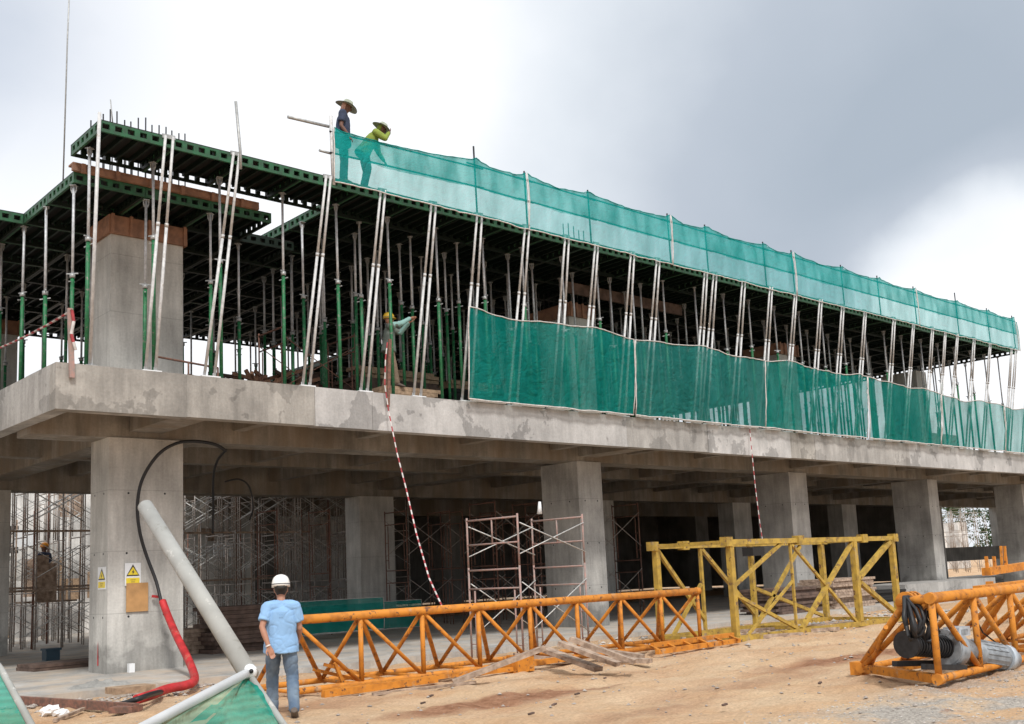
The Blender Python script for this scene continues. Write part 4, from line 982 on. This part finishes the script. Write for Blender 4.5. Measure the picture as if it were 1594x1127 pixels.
# plank and black box resting on the frame
MB().box((20.55, 14.6, Z1-.30), (21.0, 14.9, Z1-.10)).build('hanging_box', M_black, r)
tag(MB().bar((17.5, 15.0, .06), (20.3, 13.3, .06), .1, .08).bar((18.5, 15.2, .06), (22, 13.45, .06), .09, .08).bar((21, 15.6, .05), (27, 13.3, .05), .14, .06).build('sleeper_timbers', M_timg), 'dark timber sleepers under the yellow box frame', 'timber')

# right orange section with winch
WA, WE = V((13.0, 6.60, .10)), V((19.5, 6.95, .10))
rw = tritruss('crane_truss', 'orange crane truss with winch at the right picture edge', WA, WE, (.90, 1.58, 0), 1.00, 5, rc=.05, rb_=.04)
nose = V((13.98, 8.25, .10))
MB().bar(nose, WA, .11, .11).build('base_beam', M_orange, rw); MB().box(nose-V((.12,.08,.10)), nose+V((.08,.1,.08))).build('foot', M_orange, rw)
Tp = at(1410, 938, Y=7.0)
MB().tube([nose, Tp], .05, 8).build('strut', M_orange, rw); MB().tube([nose+V((.1,-.1,0)), Tp+V((-.2,.2,-.3))], .03, 8).build('strut', M_orange, rw)
MB().tube([Tp+V((0,.1,0)), WA+V((0,0,1.0))], .06, 8).build('strut', M_orange, rw)
MB().bar((13.7, 7.6, .11), (19, 7.5, .11), .07, .07).build('base_beam', M_orange, rw)
b_ = MB()
for k in range(3): b_.tube([Tp+V((.1*k-.02, 0, 0)), Tp+V((.1*k+.03, .0, 0))], .14, 14)
b_.build('pulley', M_orange, rw)
# winch (thing of its own bolted in the truss)
wi = thing('winch', 'black cable winch with blue-grey electric motor inside the right orange truss', 'winch', (13.9, 7.3, .2))
D0 = at(1412, 1003, Y=6.95); D1 = at(1470, 1007, Y=6.85)
MB().tube([D0, D1], .13, 18).build('drum', M_grease, wi)
MB().tube([D0-V((.03,0,0)), D0+V((.02,0,0))], .175, 20).build('flange', M_grease, wi); MB().tube([D1-V((.02,0,0)), D1+V((.03,0,0))], .235, 20).build('flange', M_motor, wi)
b_ = MB()
for k in range(14):
    u = (k+.5)/14; c_ = D0.lerp(D1, u); b_.tube([c_+V((0, math.cos(a)*.14, math.sin(a)*.14)) for a in [i*math.pi/8 for i in range(17)]], .012, 5, cap=False)
b_.build('cable_wrap', M_black, wi)
M0 = D1+V((.03, 0, -.02)); ax = (at(1578, 1026, Y=6.75)-M0)/.86
MB().tube([M0, M0+ax*.10, M0+ax*.12, M0+ax*.30], [.24, .24, .18, .17], 16).build('gearbox', M_motor, wi)
mo = MB().tube([M0+ax*.30, M0+ax*.34, M0+ax*.66, M0+ax*.70, M0+ax*.86], [.17, .185, .185, .16, .12], 18)
for k in range(18):
    a = 2*math.pi*k/18; rv = V((0, math.cos(a), math.sin(a))); mo.bar(M0+ax*.36+rv*.18, M0+ax*.64+rv*.18, .012, .03, up=rv)
mo.build('motor', M_motor, wi)
MB().box(M0+V((.14,-.14,.14)), M0+V((.46,.08,.26))).build('terminal_box', M_motorl, wi); MB().box(M0+V((.20,-.145,.16)), M0+V((.38,-.141,.23))).build('name_plate', M_motor, wi)
MB().tube([M0+ax*.70, M0+ax*.76], .19, 16).build('brake_cover', M_motorl, wi)
MB().bar(D0+V((-.02,-.2,-.27)), D1+V((.1,-.2,-.27)), .07, .07).build('cradle', M_grease, wi); MB().bar(D0+V((0,.2,-.25)), D1+V((.5,.2,-.25)), .07, .07).build('cradle', M_grease, wi)
cb = MB()
for k in range(20):
    o1 = V((random.uniform(-.22, .2), random.uniform(-.14, .05), random.uniform(-.2, .16))); o2 = V((random.uniform(-.1, .15), random.uniform(-.1, .05), random.uniform(-.1, .1)))
    g_ = k % 2; a = Tp+V((-.14+.3*g_+.006*k, -.06, .08)); c_ = D0+V((-.16+.30*g_+.01*k, -.14, .02 if g_ else .10)); mid = (a+c_)/2+V((.10 if g_ else -.16, -.1, -.05))+o1*.9
    cb.tube([a, a.lerp(mid, .6)+o2*.3, mid, mid.lerp(c_, .6)+o1*.2, c_], .026, 6)
tag(cb.build('cable_bundle', M_black), 'black greasy cables hanging from the pulley down to the winch drum', 'cable')
tag(MB().tube([at(1500,925,Y=7.6), at(1530,985,Y=7.5), at(1550,1000,Y=7.4), at(1530,1015,Y=7.2)], .012, 6).build('power_lead', M_black), 'thin black lead looping inside the right orange truss', 'cable')
# orange members behind at right edge
r = thing('orange_gantry_piece', 'orange steel beam piece behind the winch truss at the right edge', 'crane section', (22, 10.5, 0))
def ob(a, c, w_, h_, nm): MB().bar(a, c, w_, h_).build(nm, M_orange, r)
ob(at(1522,918,Y=10.2), at(1640,903,Y=10.2), .2, .16, 'beam'); ob(at(1535,890,Y=10.8), at(1640,874,Y=10.8), .2, .17, 'beam')
for px in (1537, 1549, 1567): ob(at(px,886,Y=10.8), at(px-2,866,Y=10.8), .06, .06, 'lug')
for px in (1560, 1566): ob(at(px,885,Y=11.2), at(px-2,850,Y=11.2), .05, .05, 'lug')
for (px, py) in ((1540, 905), (1600, 900)):
    a = at(px, py, Y=10.5); ob((a.x, a.y, .0), (a.x, a.y, a.z), .12, .12, 'leg')

# timber planks heap on the ground
r = thing('plank_heap', 'heap of weathered planks lying against the orange truss', 'planks', (14, 13.0, 0))
pl = [((705,1062),(848,1008),.02,.46),((872,1001),(962,1034),.46,.12),((846,1010),(932,1042),.34,.04),((888,994),(988,1030),.56,.18),((800,1020),(900,1030),.20,.02),((952,1026),(1012,1029),.06,.03),((905,1008),(1002,1022),.24,.06)]
for (a, c, za, zc) in pl:
    MB().bar(at(a[0], a[1], Z=za+.03), at(c[0], c[1], Z=zc+.03), .20, .07).build('plank', M_timg, r)
tag(MB().bar(at(580,1081,Z=.03), at(740,1062,Z=.03), .05, .04).build('steel_strip', M_timg), 'thin strip of wood on the soil in front of the truss', 'strip')
for k, (px, py) in enumerate(((655,1095), (860,1098), (895,1081), (668,1084), (1275,1064), (940,1056), (1125,1098), (823,1112))):
    a = at(px, py, Z=.03); b_ = MB(); b_.bar(a, a+V((random.uniform(.03, .10), random.uniform(-.05, .05), .01)), .035, .02)
    tag(b_.build('debris_chip', M_stk), 'small dark chip of debris on the tan soil, %s' % ['left of the rut', 'near the middle bottom', 'above the middle one', 'beside the truss strip', 'near the winch base', 'below the planks', 'at right of the rut', 'closest to the bottom edge'][k], 'debris', 'debris chips on the soil')

# ------------------------------------------------------------------ left column fittings
yc = 20.985
def sign(label, p, L_, H_, onface=True, X=None):
    r = thing('warning_sign', label, 'sign', p)
    def q(u, v, d):        # point on the board: u right, v up, d out
        return V((p.x+u, p.y-d, p.z+v)) if onface else V((p.x-d, p.y-u, p.z+v))
    def slab(u0, v0, u1, v1, d0, d1, m, nm):
        b_ = MB(); vs = [q(u0,v0,d0),q(u1,v0,d0),q(u1,v1,d0),q(u0,v1,d0),q(u0,v0,d1),q(u1,v0,d1),q(u1,v1,d1),q(u0,v1,d1)]
        b_.add(vs, [(0,3,2,1),(4,5,6,7),(0,1,5,4),(1,2,6,5),(2,3,7,6),(3,0,4,7)]); return b_.build(nm, m, r)
    slab(0, 0, L_, H_, 0, .008, M_signw, 'board')
    def poly(pts, d0, d1, m, nm):
        n = len(pts); vs = [q(u, v, d0) for u, v in pts]+[q(u, v, d1) for u, v in pts]
        fs = [tuple(range(n)), tuple(range(2*n-1, n-1, -1))]+[(i, (i+1) % n, n+(i+1) % n, n+i) for i in range(n)]
        return MB().add(vs, fs).build(nm, m, r)
    cx_ = L_/2; tb = H_*.42; tt = H_*.94; hw = L_*.42
    poly([(cx_-hw, tb), (cx_+hw, tb), (cx_, tt)], .009, .011, M_signb, 'triangle_border')
    poly([(cx_-hw*.80, tb+.025), (cx_+hw*.80, tb+.025), (cx_, tt-.05)], .012, .014, M_signy, 'triangle')
    poly([(cx_-.008, tb+.22*H_), (cx_+.02*1, tb+.30*H_), (cx_+.004, tb+.20*H_), (cx_+.03, tb+.20*H_), (cx_-.012, tb+.06*H_), (cx_+.002, tb+.16*H_), (cx_-.025, tb+.16*H_)], .015, .017, M_signb, 'bolt_symbol')
    slab(L_*.08, H_*.07, L_*.92, H_*.34, .009, .011, M_signy, 'text_panel')
    slab(L_*.34, H_*.23, L_*.66, H_*.28, .012, .014, M_signo, 'lettering'); slab(L_*.38, H_*.14, L_*.62, H_*.19, .012, .014, M_signo, 'lettering')
    return r
a = at(194, 912, Y=yc); c_ = at(219, 876, Y=yc)
sign('white and yellow triangle warning sign on the broad face of the left column', V((a.x, yc-.002, a.z)), c_.x-a.x, c_.z-a.z)
a = at(152, 918, X=8.13); c_ = at(165, 882, X=8.13)
sign('narrow warning sign on the side face of the left column', V((8.137, a.y, a.z)), a.y-c_.y, c_.z-a.z, onface=False)
a = at(196, 953, Y=yc); c_ = at(230, 905, Y=yc)
tag(MB().box((a.x, yc-.025, a.z), (c_.x, yc-.002-.001, c_.z-.02)).build('plywood_board', M_board), 'small orange plywood board fixed under the warning sign', 'board')
a = at(200, 1058, Y=yc-.1); tag(MB().box((a.x, yc-.14, FS), (a.x+.11, yc-.03, FS+.17)).build('white_block', M_signw), 'small white block at the foot of the left column', 'block')
b_ = MB(); c0 = at(152, 1030, X=8.13); b_.add([c0+V((0,-.0,.42)), c0+V((0,-.03,.05)), c0+V((0,.03,.05)), c0+V((-.004,-.03,.05))], [(0,1,2)]).box((8.128, c0.y-.02, c0.z-.08), (8.136, c0.y+.02, c0.z+.12))
tag(b_.build('red_marking', M_red), 'small red painted mark low on the side of the left column', 'mark')
tag(MB().bar(at(237,928,Y=20.9), at(247,929,Y=20.9), .06, .05).build('hose_bracket', M_red), 'short red bracket on the left column beside the hose end', 'bracket')
# hoses
def smooth(pts, n=6):
    P_ = [V(p) for p in pts]; o_ = []
    for i in range(len(P_)-1):
        p0, p1_, p2_, p3 = P_[max(0, i-1)], P_[i], P_[i+1], P_[min(len(P_)-1, i+2)]
        for k in range(n):
            t_ = k/n; o_.append(.5*((2*p1_)+(p2_-p0)*t_+(2*p0-5*p1_+4*p2_-p3)*t_*t_+(3*p1_-p0-3*p2_+p3)*t_**3))
    return o_+[P_[-1]]
hs = [at(x, y, Y=Y) for x, y, Y in ((251,938,20.6),(243,905,20.75),(227,862,20.85),(217,825,20.85),(214,785,20.85),(222,745,20.8),(246,708,20.6),(275,690,20.5),(305,687,20.6),(335,692,20.9),(352,702,21.0))]
tag(MB().tube(smooth(hs), .035, 8).build('black_hose', M_black), 'black hose arching up the left column to the soffit', 'hose')
tag(MB().tube(smooth([at(352,700,Y=21.1), at(338,718,Y=21.6), at(332,745,Y=22.2), at(332,790,Y=22.9), at(331,830,Y=23.2)]), .028, 8).build('black_hose', M_black), 'thinner black hose dropping from the soffit right of the column', 'hose')
tag(MB().tube(smooth([at(350,750,Y=25), at(372,746,Y=25), at(388,758,Y=25), at(394,790,Y=25), at(388,810,Y=25)]), .022, 8).build('black_hose', M_black), 'small loop of black hose hanging deeper under the slab', 'hose')
rh = [at(253,936,Y=20.6), at(262,960,Y=20.3), at(275,990,Y=19.6), at(290,1020,Y=18.8), at(301,1046,Y=18.1), at(302,1060,Z=.16), at(288,1067,Z=.13), at(262,1072,Z=.12), at(235,1082,Z=.11), at(212,1089,Z=.09)]
tag(MB().tube(smooth(rh), .072, 12).build('red_hose', M_red), 'thick red hose bending down from the left column onto the soil', 'hose')
bh = [at(262,1075,Z=.06), at(238,1080,Z=.16), at(215,1088,Z=.16), at(190,1096,Z=.08), at(170,1100,Z=.05)]
tag(MB().tube(smooth(bh), .04, 8).build('black_hose', M_black), 'black hose lying over the end of the red hose on the ground', 'hose')
o = MB().bar(at(28,1090,Z=.08), at(212,1102,Z=.06), .09, .12).build('rusty_channel', M_rust); tag(o, 'long rusty steel channel lying on the ground at lower left', 'steel channel')
o = MB().bar(at(178,1104,Z=.05), at(214,1103,Z=.05), .3, .08).build('rusty_plate', M_rust); tag(o, 'short rusty plate at the right end of the long channel', 'steel plate')
tag(MB().bar(at(85,1122,Z=.03), at(130,1103,Z=.05), .05, .04).build('stick', M_timg), 'thin stick on the soil near the rusty channel', 'stick')
tag(MB().box(at(180,1082,Z=.02), at(225,1073,Z=.02)+V((0,.0,.10))).build('timber_block', M_timber), 'brown timber block on the slab edge below the left column', 'timber')
a = at(84, 1112, Z=.02); b_ = MB()
for k in range(5): b_.ball(a+V((.05*k-.1, random.uniform(-.04, .04), .04+.04*math.sin(k*1.2))), (.08, .06, .06), 7)
b_.v = [v+V((random.uniform(-.02, .02), random.uniform(-.02, .02), random.uniform(-.02, .02))) for v in b_.v]; b_.sm = [False]*len(b_.sm)
tag(b_.build('foam_scrap', M_foam), 'crumpled white foam scrap on the soil at lower left', 'scrap')
b_ = MB(); c0 = at(155,1068,Z=FS)
b_.grid(lambda u, v: c0+V(((u-.5)*1.1, (v-.5)*.5, max(-.03, .09*(1-((u-.5)*2)**2)*(1-((v-.5)*2)**2)*(1+fbm(u*5, v*5))-.012))), 26, 14)
tag(b_.build('cement_spill', C_col), 'grey cement spill at the foot of the left column', 'cement')

# ------------------------------------------------------------------ foreground A frame barrier
AP = at(386, 1048, D=6.2); PT = at(226, 788, D=7.4); WE2 = at(225, 1132, D=5.2)
dn = AP-PT; PB = at(446, 1135, D=5.9); dl = PB-AP; PB = AP+dl*((.02-AP.z)/dl.z)
tag(MB().tube([PT, AP+dn*.015], [.053, .056], 16).build('leaning_pole', M_pole), 'thick pale grey pole leaning up in front of the left column', 'pole')
tag(MB().tube([AP, PB], .02, 10).build('support_pole', M_pole), 'thin leg under the right edge of the foreground green net', 'pole')
dw = WE2-AP; PW = AP+dw*((.02-AP.z)/dw.z)
r = thing('white_pipe', 'white plastic pipe along the top of the foreground green net', 'pipe', AP)
MB().tube([AP+V((.0,-.02,.01)), PW], .026, 12).build('pipe_tube', M_white, r); MB().ball(AP+V((0,-.02,.01)), .045, 10).build('joint_cap', M_white, r)
MB().ball(AP+V((-.012,-.062,.015)), .014, 8).build('bolt', M_grease, r)
nb_ = MB()
def tri(u, v):
    a = AP.lerp(PW, u); c = AP.lerp(PB+V((0,0,0)), u); p = a.lerp(c, v); p = p+V((0, 0, -.04*math.sin(v*math.pi)*u))+V((0,-.04*fbm(u*7, v*5, 3), .035*fbm(u*6, v*7, 1)))
    return p
nb_.grid(tri, 40, 30, mifn=lambda i, j: 1 if j < 13+5*fbm(i*.2, j*.15) else 0)
tag(nb_.build('barrier_net', [M_netg, M_netf]), 'green net stretched between white pipe and grey pole at the bottom left', 'net')
q0 = at(-60, 960, D=6.2); q1 = at(3, 1045, D=6.0); q2 = at(52, 1135, D=5.6); q3 = at(-90, 1180, D=5.6)
def tri2(u, v): return (q0.lerp(q1, u)).lerp(q3.lerp(q2, u), v)+V((0, .03*fbm(u*4, v*4, 9), 0))
tag(MB().grid(tri2, 16, 16).build('barrier_net', M_netg), 'green net corner at the very lower left of the picture', 'net')
tag(MB().tube([q0+(q0-q1)*.3, q1, q2], .02, 8).build('net_pole', M_pole), 'thin pole along the edge of the lower left corner net', 'pole')

# ------------------------------------------------------------------ far things seen through the right opening
def tree(x, y, h, label):
    r = thing('tree', label, 'tree', (x, y, 0), 'trees behind the site')
    MB().tube([(x, y, 0), (x+.1, y, h*.35), (x+.3, y+.1, h*.7)], [.22, .16, .07], 8).build('trunk', M_bark, r)
    b_ = MB()
    for k in range(46):
        c_ = V((x+random.gauss(0, h*.17), y+random.gauss(0, h*.17), h*random.uniform(.25, .95)))
        for q in range(44):
            d = V((random.gauss(0, 1), random.gauss(0, 1), random.gauss(0, .8))).normalized()*random.uniform(.3, 1)*h*.10; p = c_+d
            a = V((random.gauss(0,1), random.gauss(0,1), random.gauss(0,1))).normalized()*.17; e_ = a.cross(V((random.gauss(0,1), .3, 1))).normalized()*.10
            b_.add([p-a, p+e_, p+a, p-e_], [(0,1,2,3)])
    b_.build('crown', M_leaf, r)
tree(128, 56, 7, 'green tree seen through the opening beside the rightmost column'); tree(138, 66, 9, 'taller tree behind the rightmost column opening'); tree(120, 47, 5, 'low bushy tree near the right opening')
ft = make_tower(3, 1.8, 1.2, 1.8, mf=M_scaf, mbm=M_scaf)
for k, (x, y) in enumerate(((92, 44), (96, 46), (99, 45), (88, 41))):
    t_ = ft if k == 0 else dup(ft); t_.location = (x, y, 0); tag(t_, 'distant scaffold tower seen through the right bay, %s from the left' % ordi(k+1), 'scaffold', 'distant scaffold towers')
r = thing('distant_building', 'pale distant block seen through the right-hand bay', 'building', (110, 52, 0)); MB().box((104, 53, 0), (109, 58, 4.2)).build('wall', C_rear, r); MB().box((112, 53, 0), (114, 58, 4.9)).build('wall', C_rear, r)
r = thing('distant_tank', 'pale grey box structure seen under the right end of the deck', 'tank', (60, 30, 0)); MB().box((54.5, 27.0, ST+.002), (58.2, 30, 8.15)).build('wall', C_dark, r)
